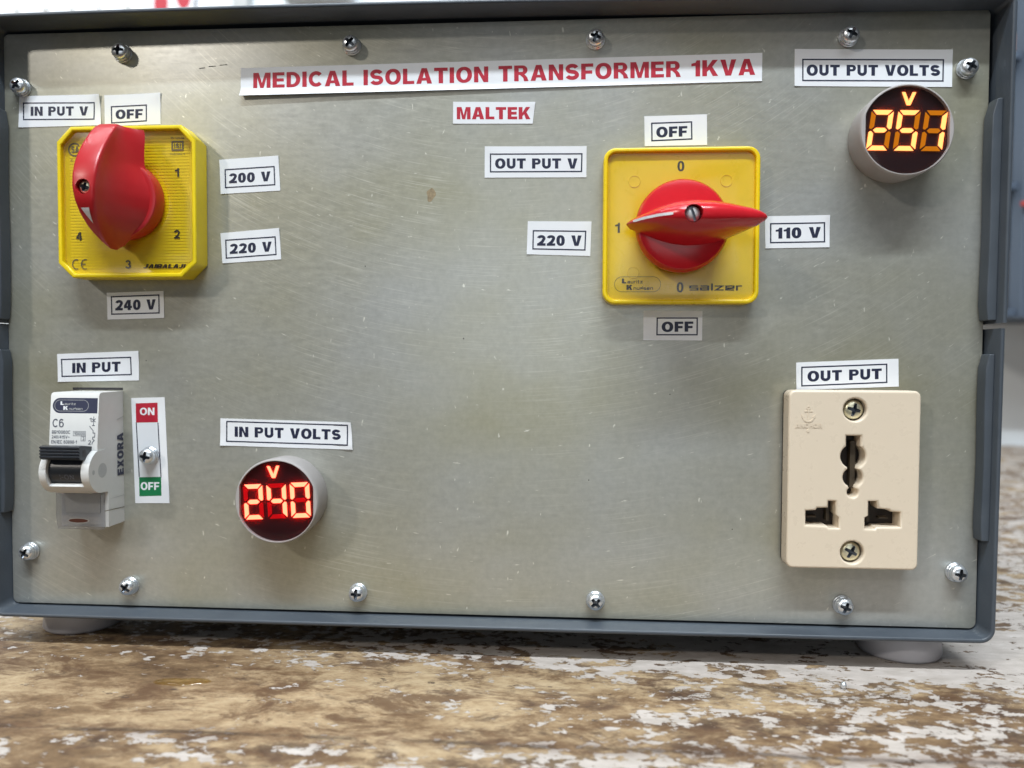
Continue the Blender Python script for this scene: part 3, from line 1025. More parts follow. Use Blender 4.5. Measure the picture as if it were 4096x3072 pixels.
def sticker(txt, quad, frame, tq, curl, label, ink):
    m = MB()
    fn = sticker_surface(quad, curl)
    TL, TR, BR, BL = [Vector(q) for q in quad]
    nx, nz = 24, 14
    v, f = [], []
    for j in range(nz + 1):
        for i in range(nx + 1):
            u, w = i / nx, j / nz
            p = (BL * (1 - u) + BR * u) * (1 - w) + (TL * (1 - u) + TR * u) * w
            v.append(fn(p.x, p.y, 0))
    k = nx + 1
    N = len(v)
    v += [(x, min(-.02, y + .13), z) for x, y, z in v]
    for j in range(nz):
        for i in range(nx):
            q = (j * k + i, j * k + i + 1, (j + 1) * k + i + 1, (j + 1) * k + i)
            f.append(q)
            f.append(tuple(N + a for a in q[::-1]))
    rim = [i for i in range(k)] + [j * k + nx for j in range(1, nz + 1)] + [nz * k + i for i in range(nx - 1, -1, -1)] + [j * k for j in range(nz - 1, 0, -1)]
    for i in range(len(rim)):
        a, c = rim[i], rim[(i + 1) % len(rim)]
        f.append((a, N + a, N + c, c))
    m.add(v, f, 'paper')
    if frame:
        F = [Vector(q) for q in frame]
        t = .46
        for i in range(4):                       # four mitred bars, cut short so that they follow the sheet
            a, c = F[i], F[(i + 1) % 4]
            a2, c2 = F[i - 1], F[(i + 2) % 4]
            d = (c - a).normalized()
            ia = a + d * t + (a2 - a).normalized() * t
            ic = c - d * t + (c2 - c).normalized() * t
            for s_ in range(8):
                u0, u1 = s_ / 8, (s_ + 1) / 8
                m.flat([[tuple(a.lerp(c, u0)), tuple(a.lerp(c, u1)), tuple(ia.lerp(ic, u1)), tuple(ia.lerp(ic, u0))]], 0, ink, lambda x, z: fn(x, z, .03))
    write(m, txt, tq, ink, fn, *((.265, .205, .12) if len(txt) > 20 else (.295, .225, .105)), .03)
    return m.build('sticker', T0, label, recalc=False)


for (txt, q, fr, tq), cu, lab in zip(STK, CURL, SLAB):
    if txt.startswith('MED'):
        # five words set with their own spacing
        sticker(txt, q, fr, tq, cu, lab, 'redink')
    else:
        sticker(txt, q, fr, tq, cu, lab, 'redink' if txt == 'MALTEK' else 'navy')

# the ON / OFF strip
m = MB()
quad = [(-147.27, -10.8), (-134.61, -10.36), (-133.19, -49.32), (-146.18, -49.54)]
m.hexa([(x, -.16, z) for x, z in quad], [(x, -.02, z) for x, z in quad], 'paper')
m.flat([[(-145.57, -12.72), (-137.27, -12.38), (-137.21, -19.56), (-145.52, -19.78)]], -.19, 'redink')
m.flat([[(-144.62, -39.9), (-136.23, -39.64), (-136.17, -46.59), (-144.57, -46.93)]], -.19, 'green')
for x0, x1 in ((-145.45, -144.55), (-137.2, -136.25)):
    m.flat([stroke([(x0, -19.7), (x1, -39.8)], .38)[0]], -.19, 'navy')
write(m, 'ON', [(-144.01, -14.3), (-138.44, -14.25), (-138.47, -16.95), (-144.05, -17.0)], 'paper', on_y(-.20))
write(m, 'OFF', [(-144.0, -41.7), (-136.95, -41.59), (-136.99, -44.47), (-144.04, -44.59)], 'paper', on_y(-.20))
m.build('sticker', T0, 'upright sticker with red ON block and green OFF block', recalc=False)


# ---- screws: pan head with a cross recess over a spring washer
def cross_cut(r, t, n=0):
    h = t / 2
    return [(h, h), (r, h * .72), (r, -h * .72), (h, -h), (h * .72, -r), (-h * .72, -r), (-h, -h), (-r, -h * .72), (-r, h * .72), (-h, h), (-h * .72, r), (h * .72, r)]


def screw_mesh(name, mat, washer=True, R=2.85, slot=False):
    """axis along -y, origin on the panel face; the cross is a real pocket cut into the head"""
    m = MB()
    y0 = 0
    if washer:
        m.lathe([(3.2, 0), (3.3, -.15), (3.3, -.75), (3.15, -.9), (2.2, -.95), (2.95, -1.2), (3.05, -1.35), (3.05, -1.6), (2.9, -1.75), (1.7, -1.75)], (0, 0, 0), mat, 36)
        y0 = -1.85
    prof = [(R * .93, y0), (R, y0 - .25), (R, y0 - .9)]
    for i in range(1, 9):
        t = math.radians(90 * i / 8)
        prof.append((R * math.cos(t) * 1.0 if i < 8 else .01, y0 - .9 - 1.55 * math.sin(t)))
    m.lathe(prof, (0, 0, 0), mat, 40)
    me = m.mesh(name, local=True)
    bm = bmesh.new(); bm.from_mesh(me); bmesh.ops.recalc_face_normals(bm, faces=bm.faces); bm.to_mesh(me); bm.free()
    k = MB()
    if slot:
        k.prism([(-R * 1.2, -.42), (R * 1.2, -.42), (R * 1.2, .42), (-R * 1.2, .42)], y0 - 4, y0 - 1.25, 'recess')
    else:
        out = cross_cut(R * .66, 1.25)
        inn = cross_cut(R * .30, .75)
        nn = len(out)
        v = [(x, y0 - 4, z) for x, z in out] + [(x, y0 - 1.9, z) for x, z in out] + [(x, y0 - .5, z) for x, z in inn]
        f = [tuple(range(nn)), tuple(2 * nn + i for i in range(nn))]
        for j in range(2):
            f += [(j * nn + i, j * nn + (i + 1) % nn, (j + 1) * nn + (i + 1) % nn, (j + 1) * nn + i) for i in range(nn)]
        k.add(v, f, 'recess')
    return cut(me, k, name)


def cut(me, cutter, name):
    """boolean difference, applied"""
    o = bpy.data.objects.new('body', me); COL.objects.link(o)
    ck = cutter.mesh('cutter', local=True, weld=False)
    bm = bmesh.new(); bm.from_mesh(ck); bmesh.ops.recalc_face_normals(bm, faces=bm.faces); bm.to_mesh(ck); bm.free()
    c = bpy.data.objects.new('cutter', ck); COL.objects.link(c)
    for q in ck.materials:
        if q.name not in [w.name for w in me.materials]:
            me.materials.append(q)
    md = o.modifiers.new('cut', 'BOOLEAN')
    md.operation = 'DIFFERENCE'
    md.solver = 'EXACT'
    md.material_mode = 'TRANSFER'
    md.object = c
    dg = bpy.context.evaluated_depsgraph_get()
    out = bpy.data.meshes.new_from_object(o.evaluated_get(dg))
    out.name = name
    bpy.data.objects.remove(o); bpy.data.objects.remove(c)
    out.polygons.foreach_set('use_smooth', [True] * len(out.polygons))
    out.set_sharp_from_angle(angle=math.radians(30))
    return out


SCREW = screw_mesh('screw', 'screw')
BSCREW = screw_mesh('socket_screw', 'bscrew', False, 3.3)
KSCREW = screw_mesh('knob_screw', 'bscrew', False, 2.25)
FSCREW = screw_mesh('knob_screw_slotted', 'shade_grey', False, 2.3, True)


def place_screw(me, x, y, z, ang, parent, label=None, tilt=(0, 0)):
    o = bpy.data.objects.new('screw', me)
    COL.objects.link(o)
    o.location = Vector((x, y, z + ZT)) * .001
    o.rotation_euler = (math.radians(tilt[0]), math.radians(ang), math.radians(tilt[1]))
    put(o, parent)
    if label:
        o['label'] = label
    return o


spots = [(-148.6, 113.6, 3), (-64.51, 114.36, 40), (21.11, 114.49, 20), (106.21, 113.31, 28), (-148.41, -80.1, 35), (-62.73, -80.46, 3), (22.64, -81.2, 48), (107.79, -80.39, 22), (-187.0, 102.3, 38), (-186.6, -67.98, 30), (144.9, 101.9, 30), (145.2, -68.2, 8)]
for i, (x, z, a) in enumerate(spots):
    place_screw(SCREW, x, 0, z, a, T0, tilt=(random.uniform(-4, 4), random.uniform(-4, 4)))
place_screw(SCREW, -140.03, -.16, -31.68, 10, T0, 'cross head screw through the ON OFF sticker', (3, -2))


# ---- rotary switches
def knob_body(name, stations, prof, nseg=26):
    """grip lofted along u; stations: (u, v_offset, half width at top, half width at base, w_top, w_base);
    prof: exponent of a rounded section, or 0 for a flat-topped grip with hollow flanks"""
    v, f = [], []
    n = nseg + 1
    for (u, vo, ht, hb, wt, wb) in stations:
        if prof:
            for i in range(n):
                ang = math.pi * (1 - i / nseg)
                c, s = math.cos(ang), math.sin(ang)
                cc = math.copysign(abs(c) ** (2 / prof), c)
                ss = abs(s) ** (2 / prof)
                hw = hb + (ht - hb) * min(1, ss * 1.15)
                v.append((u, vo + hw * cc, wb + (wt - wb) * ss))
        else:
            half = []
            r = min(.9, ht * .5)
            for i in range(10):
                q = i / 9
                half.append((ht + (hb - ht) * (1 - q) ** 2.1, wb + (wt - r - wb) * q))
            for t in (30, 60, 90):
                a = math.radians(t)
                half.append((ht - r + r * math.cos(a), wt - r + r * math.sin(a)))
            sec = [(-x, w) for x, w in half] + [(0, wt + .12)] + half[::-1]
            v += [(u, vo + x, w) for x, w in sec]
    for i in range(len(stations) - 1):
        for j in range(nseg):
            f.append((i * n + j, i * n + j + 1, (i + 1) * n + j + 1, (i + 1) * n + j))
        f.append((i * n + nseg, i * n, (i + 1) * n, (i + 1) * n + nseg))
    f += [tuple(range(n)), tuple((len(stations) - 1) * n + j for j in range(n))]
    return v, f


def lerp_table(tab, u):
    for a, c in zip(tab, tab[1:]):
        if a[0] <= u <= c[0]:
            k = (u - a[0]) / (c[0] - a[0])
            k2 = k
            return tuple(p + (q - p) * k2 for p, q in zip(a[1:], c[1:]))
    return tab[-1][1:]


def make_knob(name, parent, cx, cz, axis, tab, prof, disc, mat, hole, mark, label):
    """axis: direction of +u in the panel (x, z)"""
    ux, uz = axis
    vx, vz = -uz, ux
    P = lambda u, v, w: (cx + u * ux + v * vx, -w, cz + u * uz + v * vz)
    st = []
    n = 44
    u0, u1 = tab[0][0], tab[-1][0]
    for i in range(n + 1):
        u = u0 + (u1 - u0) * (.5 - .5 * math.cos(math.pi * i / n))
        st.append((u,) + lerp_table(tab, u))
    v, f = knob_body(name, st, prof)
    m = MB()
    m.add([P(*p) for p in v], f, mat)
    me = m.mesh(name, local=True, smooth=50)
    bm = bmesh.new(); bm.from_mesh(me); bmesh.ops.recalc_face_normals(bm, faces=bm.faces); bm.to_mesh(me); bm.free()
    k = MB()
    k.lathe([(hole, -60), (hole, -27.5)], (cx, 0, cz), mat, 36)
    me2 = cut(me, k, name)
    # disc and printed mark joined to the same mesh
    d = MB()
    d.lathe(disc, (cx, 0, cz), mat, 72)
    mark(d, P, st)
    dm = d.mesh(name, local=True, smooth=40)
    bm = bmesh.new()
    bm.from_mesh(me2)
    base = len(me2.materials)
    bm2 = bmesh.new(); bm2.from_mesh(dm)
    bmesh.ops.recalc_face_normals(bm2, faces=bm2.faces)
    names = [q.name for q in me2.materials]
    idx = []
    for q in dm.materials:
        if q.name not in names:
            me2.materials.append(q); names.append(q.name)
        idx.append(names.index(q.name))
    vm = [bm.verts.new(x.co) for x in bm2.verts]
    for fc in bm2.faces:
        nf = bm.faces.new([vm[x.index] for x in fc.verts]); nf.material_index = idx[fc.material_index]; nf.smooth = True
    for x in bm.verts:
        x.co.z += ZT * .001
    bm.to_mesh(me2); bm.free(); bm2.free()
    me2.polygons.foreach_set('use_smooth', [True] * len(me2.polygons))
    me2.set_sharp_from_angle(angle=math.radians(42))
    o = bpy.data.objects.new('knob', me2)
    COL.objects.link(o)
    put(o, parent)
    o['label'] = label
    return o


# left switch: eight sided yellow frame, ribbed dial under a clear cover
CX, CZ = -143.1, 58.9
ox0, ox1, oz0, oz1 = -168.4, -117.8, 32.3, 85.4


def octa(x0, x1, z0, z1, c):
    return [(x0 + c, z0), (x1 - c, z0), (x1, z0 + c), (x1, z1 - c), (x1 - c, z1), (x0 + c, z1), (x0, z1 - c), (x0, z0 + c)]


m = MB()
m.plate([octa(ox0, ox1, oz0, oz1, 5.2), octa(ox0 + 1.5, ox1 - 1.5, oz0 + 1.6, oz1 - 1.6, 4.6)], -9.0, 0.0, 0.55, 'yellow')
m.prism(octa(ox0 + 1.2, ox1 - 1.2, oz0 + 1.2, oz1 - 1.2, 4.6), -6.6, -.2, 'yellow')
yF = -6.6
# fine raised cross ribs of the dial
for i in range(44):
    z = oz0 + 3.4 + i * 1.06
    m.box(ox0 + 3.2, ox1 - 3.2, yF - .09, yF + .02, z, z + .5, 'yellow')
yP = yF - .22
for ch, x, z in (('1', -125.56, 69.37), ('2', -125.79, 47.73), ('3', -143.86, 37.2), ('4', -161.9, 47.24)):
    w = 1.5 if ch == '1' else 2.1
    write(m, ch, rect_q(x - w / 2, x + w / 2, z - 1.5, z + 1.5), 'black', on_y(yP), .22, .17)
# conformity marks and maker's word
m.flat(stroke(arc(-162.95, 37.3, 1.55, 1.7, 70, 290, 14), .38), yP, 'grey_print')
m.flat(stroke(arc(-159.7, 37.3, 1.55, 1.7, 70, 290, 14), .38), yP, 'grey_print')
m.flat([[(-161.2, 37.12), (-159.6, 37.12), (-159.6, 37.48), (-161.2, 37.48)]], yP - .02, 'grey_print')
m.flat([[(-127.5, 77.0), (-123.1, 77.0), (-123.1, 80.4), (-127.5, 80.4)][::1], [(-126.95, 77.5), (-123.65, 77.5), (-123.65, 79.9), (-126.95, 79.9)]], yP, 'grey_print')
write(m, 'ISI', rect_q(-126.5, -124.1, 77.85, 79.55), 'grey_print', on_y(yP - .02), .22, .2, .16)
write(m, 'IS 12947', rect_q(-127.6, -122.9, 81.1, 81.75), 'grey_print', on_y(yP), .14, .13)
write(m, 'PHS/SKC-1', rect_q(-127.9, -122.7, 75.5, 76.2), 'grey_print', on_y(yP), .14, .13)
c0 = (-163.1, 77.9)
for lp in [stroke(arc(c0[0], c0[1], 2.15, 2.15, 40, 320, 24), .5)]:
    m.flat(lp, yP, 'grey_print')
write(m, 'SA', rect_q(c0[0] - 1.25, c0[0] + 1.65, c0[1] - 1.2, c0[1] + 1.2), 'grey_print', on_y(yP - .02), .24, .2, .1)
write(m, 'C US', rect_q(-164.6, -160.9, 73.75, 74.6), 'grey_print', on_y(yP), .16, .14)
lx = -138.2
sh = .30
for ch, w in (('J', 2.0), ('A', 2.2), ('I', .7), ('B', 2.2), ('A', 2.2), ('L', 1.9), ('A', 2.2), ('J', 1.7), ('I', .7)):
    gw, parts = text_parts(ch, .30, .24)
    for k, loops in parts:
        m.flat([[(lx + px / gw * w * .92 + sh * py * 1.7 - .3, 35.75 + py * 1.5) for px, py in lp] for lp in loops], yP - .012 * k, 'black')
    lx += (w + .12) * .92
sw1 = m.build('rotary_switch', T0, 'rotary switch with eight sided yellow frame, red knob and positions 1 to 4', smooth=50, weighted=True)
m = MB()
m.plate([octa(ox0 + 1.75, ox1 - 1.75, oz0 + 1.85, oz1 - 1.85, 4.4), circ(CX, CZ, 15.0, n=48)], -8.1, -7.5, 0.12, 'clear', 1)
m.build('clear_cover', sw1)

tabL = [  # u, v_off, half top, half base, w_top, w_base
    (-17.8, 0, .15, .3, 18.5, 15.2), (-16, 0, .7, 2.2, 22.5, 13.6), (-13.4, 0, 1.4, 4.2, 26.6, 12.8), (-11.5, 0, 1.9, 7.2, 28.8, 12.6), (-8, 0, 2.7, 10.8, 31.3, 12.6), (-4, 0, 3.4, 12.7, 32.8, 12.6), (0, 0, 3.8, 13.3, 33.3, 12.6),
    (4, 0, 4.0, 12.6, 32.9, 12.6), (8, 0, 4.1, 10.7, 31.6, 12.6), (11, 0, 4.1, 9.0, 30.1, 12.6), (15, 0, 4.1, 8.8, 27.6, 12.4), (19.5, 0, 4.0, 8.8, 24.0, 12.0), (22.4, 0, 3.9, 8.7, 21.2, 11.6), (23.9, 0, 3.4, 8.3, 19.2, 11.8)]


def wtop(st, u):
    for a, c in zip(st, st[1:]):
        if a[0] <= u <= c[0]:
            k = (u - a[0]) / (c[0] - a[0])
            return a[4] + (c[4] - a[4]) * k
    return st[-1][4]


def mark_triangle(d, P, st):
    # small white pointer near the lower end of the grip
    pts = [(-6.6, 2.3), (-6.6, -2.1), (-11.2, -1.35)]
    g = []
    for i in range(7):
        r = []
        for j in range(7 - i):
            a, c = i / 6, j / 6
            u = pts[0][0] + (pts[1][0] - pts[0][0]) * a + (pts[2][0] - pts[0][0]) * c
            v = pts[0][1] + (pts[1][1] - pts[0][1]) * a + (pts[2][1] - pts[0][1]) * c
            r.append(P(u, v * .62, wtop(st, u) + .26))
        g.append(r)
    vs, ix = [], {}
    for i in range(7):
        for j in range(7 - i):
            ix[(i, j)] = len(vs); vs.append(g[i][j])
    fs = []
    for i in range(6):
        for j in range(6 - i):
            fs.append((ix[(i, j)], ix[(i + 1, j)], ix[(i, j + 1)]))
            if (i + 1, j + 1) in ix and i + j < 5:
                fs.append((ix[(i + 1, j)], ix[(i + 1, j + 1)], ix[(i, j + 1)]))
    d.add(vs, fs, 'whitemark')


make_knob('knob', sw1, CX, CZ, (0, 1), tabL, 0, [(12.6, -6.8), (13.4, -7.6), (13.75, -9.0), (13.8, -13.4), (13.5, -14.1), (12.8, -14.4), (11.5, -14.2)], 'red', 2.4, mark_triangle, 'red knob with deep upright grip pointing down')
place_screw(KSCREW, CX, -30.2, CZ, 20, sw1)

# right switch: square rounded yellow frame
m = MB()
x0, x1, z0, z1 = 24.0, 76.4, 23.05, 75.9
m.plate([rrect(x0, x1, z0, z1, 4.2), rrect(x0 + 1.55, x1 - 1.55, z0 + 1.55, z1 - 1.55, 2.9)], -6.3, 0.0, 0.6, 'yellow2')
m.prism(rrect(x0 + 1.2, x1 - 1.2, z0 + 1.2, z1 - 1.2, 2.9), -4.8, -.2, 'yellow2')
yP = -4.85
for ch, x, z in (('0', 50.15, 69.8), ('1', 29.0, 49.15), ('0', 50.35, 28.8)):
    w = 1.6 if ch == '1' else 2.3
    write(m, ch, rect_q(x - w / 2, x + w / 2, z - 1.7, z + 1.7), 'black', on_y(yP), .24, .17)
pill = lambda a: rrect(28.05 + a, 43.85 - a, 27.25 + a, 32.5 - a, 2.6 - a)
m.flat([pill(0), pill(.13)], yP, 'black')
write(m, 'L', rect_q(30.6, 32.1, 30.2, 31.85), 'black', on_y(yP), .34, .26)
write(m, 'auritz', rect_q(32.5, 37.7, 30.2, 31.35), 'black', on_y(yP), gap=.16)
write(m, 'K', rect_q(32.2, 34.2, 27.95, 29.65), 'black', on_y(yP), .34, .26)
write(m, 'nudsen', rect_q(34.6, 41.2, 27.95, 29.15), 'black', on_y(yP), gap=.16)
write(m, 'salzer', rect_q(53.4, 71.1, 27.7, 30.1), 'black', on_y(yP), gap=.10)
for x, z in ((34.6, 64.8), (65.4, 64.7), (34.4, 33.8)):
    m.lathe([(2.05, -4.78), (1.95, -4.98), (1.8, -4.83)], (x, 0, z), 'yellow2', 28)
sw2 = m.build('rotary_switch', T0, 'rotary switch with square yellow plate and level red knob', smooth=50, weighted=True)
m = MB()
m.plate([rrect(x0 + 1.8, x1 - 1.8, z0 + 1.8, z1 - 1.8, 2.7), circ(49.8, 48.7, 14.0, n=48)], -5.6, -5.2, 0.10, 'clear', 1)
m.build('clear_cover', sw2)
tabR = [
    (-18.6, 0, .2, .3, 15.6, 13.8), (-17.4, 0, .8, 1.4, 19.0, 13.2), (-14, 0, 2.1, 2.9, 25.5, 12.6), (-9.5, 0, 3.9, 5.0, 31.2, 12.2), (-4, 0, 5.2, 6.7, 34.0, 12.0),
    (1, 0, 5.8, 7.3, 34.8, 12.0), (6, 0, 5.8, 6.9, 34.4, 12.0), (11, 0, 5.2, 5.9, 33.2, 13.0), (14.5, 0, 4.4, 4.7, 32.0, 15.5), (18.5, 0, 3.3, 3.3, 30.4, 20.0), (21.5, 0, 2.2, 2.1, 28.9, 22.6), (23.2, 0, 1.2, 1.1, 27.4, 24.0), (23.8, 0, .4, .4, 26.4, 25.0)]


def mark_line(d, P, st):
    v, f = [], []
    n = 18
    for i in range(n + 1):
        u = -17.0 + 11.0 * i / n
        w = wtop(st, u) + .08
        h = .42 if 0 < i < n else .28
        v += [P(u, -h, w), P(u, h, w)]
    for i in range(n):
        f.append((2 * i, 2 * i + 1, 2 * i + 3, 2 * i + 2))
    d.add(v, f, 'whitemark')


make_knob('knob', sw2, 49.9, 48.6, (1, -.004), tabR, 2.6, [(13.2, -4.9), (15.0, -6.4), (15.4, -9.5), (15.2, -12.2), (14.4, -13.6), (12.5, -14.2), (6, -14.6)], 'red2', 2.75, mark_line, 'glossy red pointer knob lying level with a white line on its nose')
place_screw(FSCREW, 49.9, -30.6, 48.6, 72, sw2)

# ---- voltmeters
SEG = {'0': 'abcdef', '1': 'bc', '2': 'abged', '4': 'fgbc', '5': 'afgcd'}


def segments(w, h, t, g, slant):
    a, b2 = w / 2, h / 2
    k = t
    sg = {
        'a': [(-a + g, b2), (a - g, b2), (a - k - g * .6, b2 - t), (-a + k + g * .6, b2 - t)],
        'd': [(-a + k + g * .6, -b2 + t), (a - k - g * .6, -b2 + t), (a - g, -b2), (-a + g, -b2)],
        'g': [(-a + k * .6 + g, 0), (-a + k * 1.15 + g, t / 2), (a - k * 1.15 - g, t / 2), (a - k * .6 - g, 0), (a - k * 1.15 - g, -t / 2), (-a + k * 1.15 + g, -t / 2)],
    }
    f_ = [(-a, b2 - g * 1.2), (-a + t, b2 - t - g * .9), (-a + t, t * .5 + g * .9), (-a + t * .45, g * .7), (-a, g * 1.6)]
    sg['f'] = f_
    sg['b'] = [(-x, z) for x, z in f_]
    sg['e'] = [(x, -z) for x, z in f_]
    sg['c'] = [(-x, -z) for x, z in f_]
    return {q: [(x + slant * z, z) for x, z in lp] for q, lp in sg.items()}


def voltmeter(cx, cz, text, on, off, lens, rot, slant, voff, label, dims):
    D = 12.0
    m = MB()
    inner = [(max(-13.2, min(13.2, x)), z) for x, z in circ(0, 0, 14.15, n=96)]
    R_ = 14.85
    m.lathe([(14.4, 0), (14.55, -.4), (R_, -9.8), (R_, -11.2), (14.65, -11.75), (14.4, -12.0)], (cx, 0, cz), 'bezel', 96, cap1=False)
    # front ring down to the flat-sided window
    n = 96
    out = circ(0, 0, 14.4, n=n)
    v = [(cx + x, -12.0, cz + z) for x, z in out] + [(cx + x, -12.0, cz + z) for x, z in inner] + [(cx + x, -10.5, cz + z) for x, z in inner]
    f = [(i, (i + 1) % n, n + (i + 1) % n, n + i) for i in range(n)] + [(n + i, n + (i + 1) % n, 2 * n + (i + 1) % n, 2 * n + i) for i in range(n)]
    m.add(v, f, 'bezel')
    m.flat([[(cx + x, cz + z) for x, z in inner]], -10.5, 'screen')
    ho = m.build('voltmeter', T0, label, smooth=40)
    ca, sa = math.cos(rot), math.sin(rot)
    P = lambda x, z: (cx + x * ca - z * sa, cz + x * sa + z * ca)
    w, h, pitch, dx = dims
    for i, ch in enumerate(text):
        d = MB()
        sg = segments(w, h, 1.50, .40, slant)
        for q, lp in sg.items():
            d.flat([[P(x + dx + (i - 1) * pitch, z) for x, z in lp]], -11.0, on if q in SEG[ch] else off)
        d.build('digit', ho, recalc=False)
    d = MB()
    vx, vz = voff
    lp = [(-2.25, 2.1), (-1.15, 2.1), (0, -.7), (1.15, 2.1), (2.25, 2.1), (.62, -2.1), (-.62, -2.1)]
    d.flat([[P(x + vx, z + vz) for x, z in lp]], -11.0, on)
    d.build('unit_letter', ho, recalc=False)
    # slightly domed lens
    d = MB()
    rings = [1.0, .96, .9, .8, .6, .35]
    v, f = [], []
    for r in rings:
        for x, z in inner:
            v.append((cx + x * r * .995, -11.55 - .45 * (1 - r ** 4), cz + z * r * .995))
    for j in range(len(rings) - 1):
        for i in range(n):
            f.append((j * n + i, j * n + (i + 1) % n, (j + 1) * n + (i + 1) % n, (j + 1) * n + i))
    f.append(tuple((len(rings) - 1) * n + i for i in range(n)))
    d.add(v, f, lens)
    d.build('lens', ho, smooth=60)
    return ho


voltmeter(-88.5, -45.7, '240', 'redled_on', 'redled_off', 'red_lens', math.radians(3.2), 0.0, (-.75, 10.2), 'round voltmeter lit red reading 240', (6.9, 12.3, 8.35, -.1))
voltmeter(121.3, 78.8, '251', 'amber_on', 'amber_off', 'amber_lens', math.radians(-1.6), .10, (.35, 10.2), 'round voltmeter lit amber reading 251', (7.0, 13.0, 8.45, .2))

# ---- socket outlet
m = MB()
sx0, sx1, sz0, sz1 = 86.4, 129.4, -66.0, -5.9


def union_earth():
    pts = [(105.4, -21.0)]
    cxs = 107.75
    def a(cx, cz, r, t0, t1, n=12): return [(cx + r * math.cos(math.radians(t0 + (t1 - t0) * i / n)), cz + r * math.sin(math.radians(t0 + (t1 - t0) * i / n))) for i in range(n + 1)]
    left = [(105.45, -21.05), (105.45, -24.6)] + a(cxs, -28.0, 4.05, 125, 243, 12) + a(cxs, -35.0, 3.2, 122, 242, 10) + a(cxs, -40.0, 1.75, 130, 270, 8)
    rightp = [(2 * cxs - x, z) for x, z in left][::-1]
    return left + rightp[1:]


holeL = [(92.6, -46.5), (95.9, -46.3), (96.3, -45.5), (99.9, -45.4), (100.0, -43.1), (102.3, -43.1), (102.4, -47.6), (103.4, -48.5), (103.4, -52.2), (100.2, -52.2), (99.6, -51.5), (92.6, -51.4)]
holeR = [(113.1, -43.0), (115.7, -43.0), (116.1, -45.4), (119.6, -45.7), (120.3, -46.4), (123.4, -46.5), (123.4, -51.5), (115.6, -51.6), (115.2, -52.3), (112.0, -52.3), (112.0, -48.6), (113.1, -47.9)]
m.plate([rrect(sx0, sx1, sz0, sz1, 2.2), union_earth(), holeL, holeR, circ(108.05, -12.35, 3.75, n=36), circ(107.95, -60.35, 3.75, n=36)], -8.0, -1.0, 0.8, 'ivory', 4)
m.plate([rrect(sx0 + .15, sx1 - .15, sz0 + .15, sz1 - .15, 2.0)], -1.6, 0.0, 0.2, 'cavity')
# raised maker's emblem: an anchor and a word
yE = -8.0
ex, ez = 92.85, -15.0


def raised(loops, up=.14):
    m.flat(loops, yE - up, 'ivory')
    for lp in loops:
        n = len(lp)
        m.add([(x, yE - up, z) for x, z in lp] + [(x, yE + .05, z) for x, z in lp], [(i, (i + 1) % n, n + (i + 1) % n, n + i) for i in range(n)], 'ivory')


raised([circ(ex, ez + 3.2, .65, n=18), circ(ex, ez + 3.2, .28, n=12)])
raised(stroke([(ex, ez + 2.55), (ex, ez - 1.3)], .38))
raised(stroke([(ex - 1.25, ez + 2.05), (ex + 1.25, ez + 2.05)], .36), .15)
raised(stroke(arc(ex, ez + .75, 1.9, 2.2, 200, 340, 14), .45), .16)
for s_ in (-1, 1):
    raised([[(ex + s_ * 2.3, ez + .95), (ex + s_ * 1.3, ez + .15), (ex + s_ * 2.1, ez - .2)]], .17)
write(m, 'ANCHOR', [(88.6, -17.0), (97.35, -17.0), (97.35, -18.5), (88.6, -18.5)], 'ivory', on_y(yE - .17), .26, .22, .12)
raised([circ(ex, -19.5, .5, n=14)])
so = m.build('socket_outlet', T0, 'ivory universal socket outlet with earth slot and two L shaped slots', smooth=50, weighted=True)
place_screw(BSCREW, 108.05, -4.9, -12.35, 15, so)
place_screw(BSCREW, 107.95, -4.9, -60.35, 28, so)
for x, z, w in ((100.9, -47.5, 1.0), (114.2, -47.5, 1.0), (95.5, -49.2, 3.2), (119.5, -49.2, 3.0)):
    d = MB(); d.box(x - w / 2, x + w / 2, -4.2, -1.7, z - .35 if w > 2 else z - 3, z + .35 if w > 2 else z + 3, 'brass')
    d.build('contact_blade', so, bevel=.1)
d = MB(); d.box(107.9, 109.6, -4.6, -1.7, -39, -23, 'brass'); d.build('contact_blade', so, bevel=.1)

# ---- miniature circuit breaker
BX0, BX1 = -168.0, -150.45
m = MB()
body = [(0, -8.2), (-12.8, -8.2), (-13.9, -8.5), (-14.4, -9.4), (-16.0, -28.4), (-12.7, -29.5), (-12.6, -43.2), (-9.8, -43.6), (-9.8, -56.3), (0, -56.3)]
m.xprism(body, BX0, BX1, 'breaker')
# rounded cheeks of the nose on both sides, and the bar below the lever
def cheek(x0, x1):
    lp = [(-11, -28.2), (-15.6, -28.2)] + [(-12.6 + 8.6 * math.cos(math.radians(t)), -35.6 + 7.9 * math.sin(math.radians(t))) for t in range(115, 262, 7)] + [(-11, -43.4)]
    m.xprism(lp, x0, x1, 'breaker')


cheek(BX0 - .15, BX0 + 2.3)
cheek(BX1 - 2.7, BX1 + .12)
bar = [(-12, -39.6), (-18.6, -39.4), (-19.3, -40.4), (-17.6, -42.2), (-15.2, -43.4), (-12, -43.4)]
m.xprism(bar, BX0 + 2.2, BX1 - 2.6, 'breaker')
# side details: boss, dimple, seams, vertical word
fx = BX1 + .05
m.lathe([(2.55, 0), (2.55, .01)], (0, 0, 0), 'shade_grey', 4) if False else None


def side(loops, mat, lift=.02):
    """flat marks on the right-hand side face; loops in (y, z)"""
    k = len(m.v)
    for lp in [loops]:
        tris = geometry.tessellate_polygon([[Vector((p[0], p[1], 0)) for p in q] for q in lp])
        pts = [p for q in lp for p in q]
        m.add([(BX1 + .12 + lift, p[0], p[1]) for p in pts], [tuple(t) for t in tris], mat)


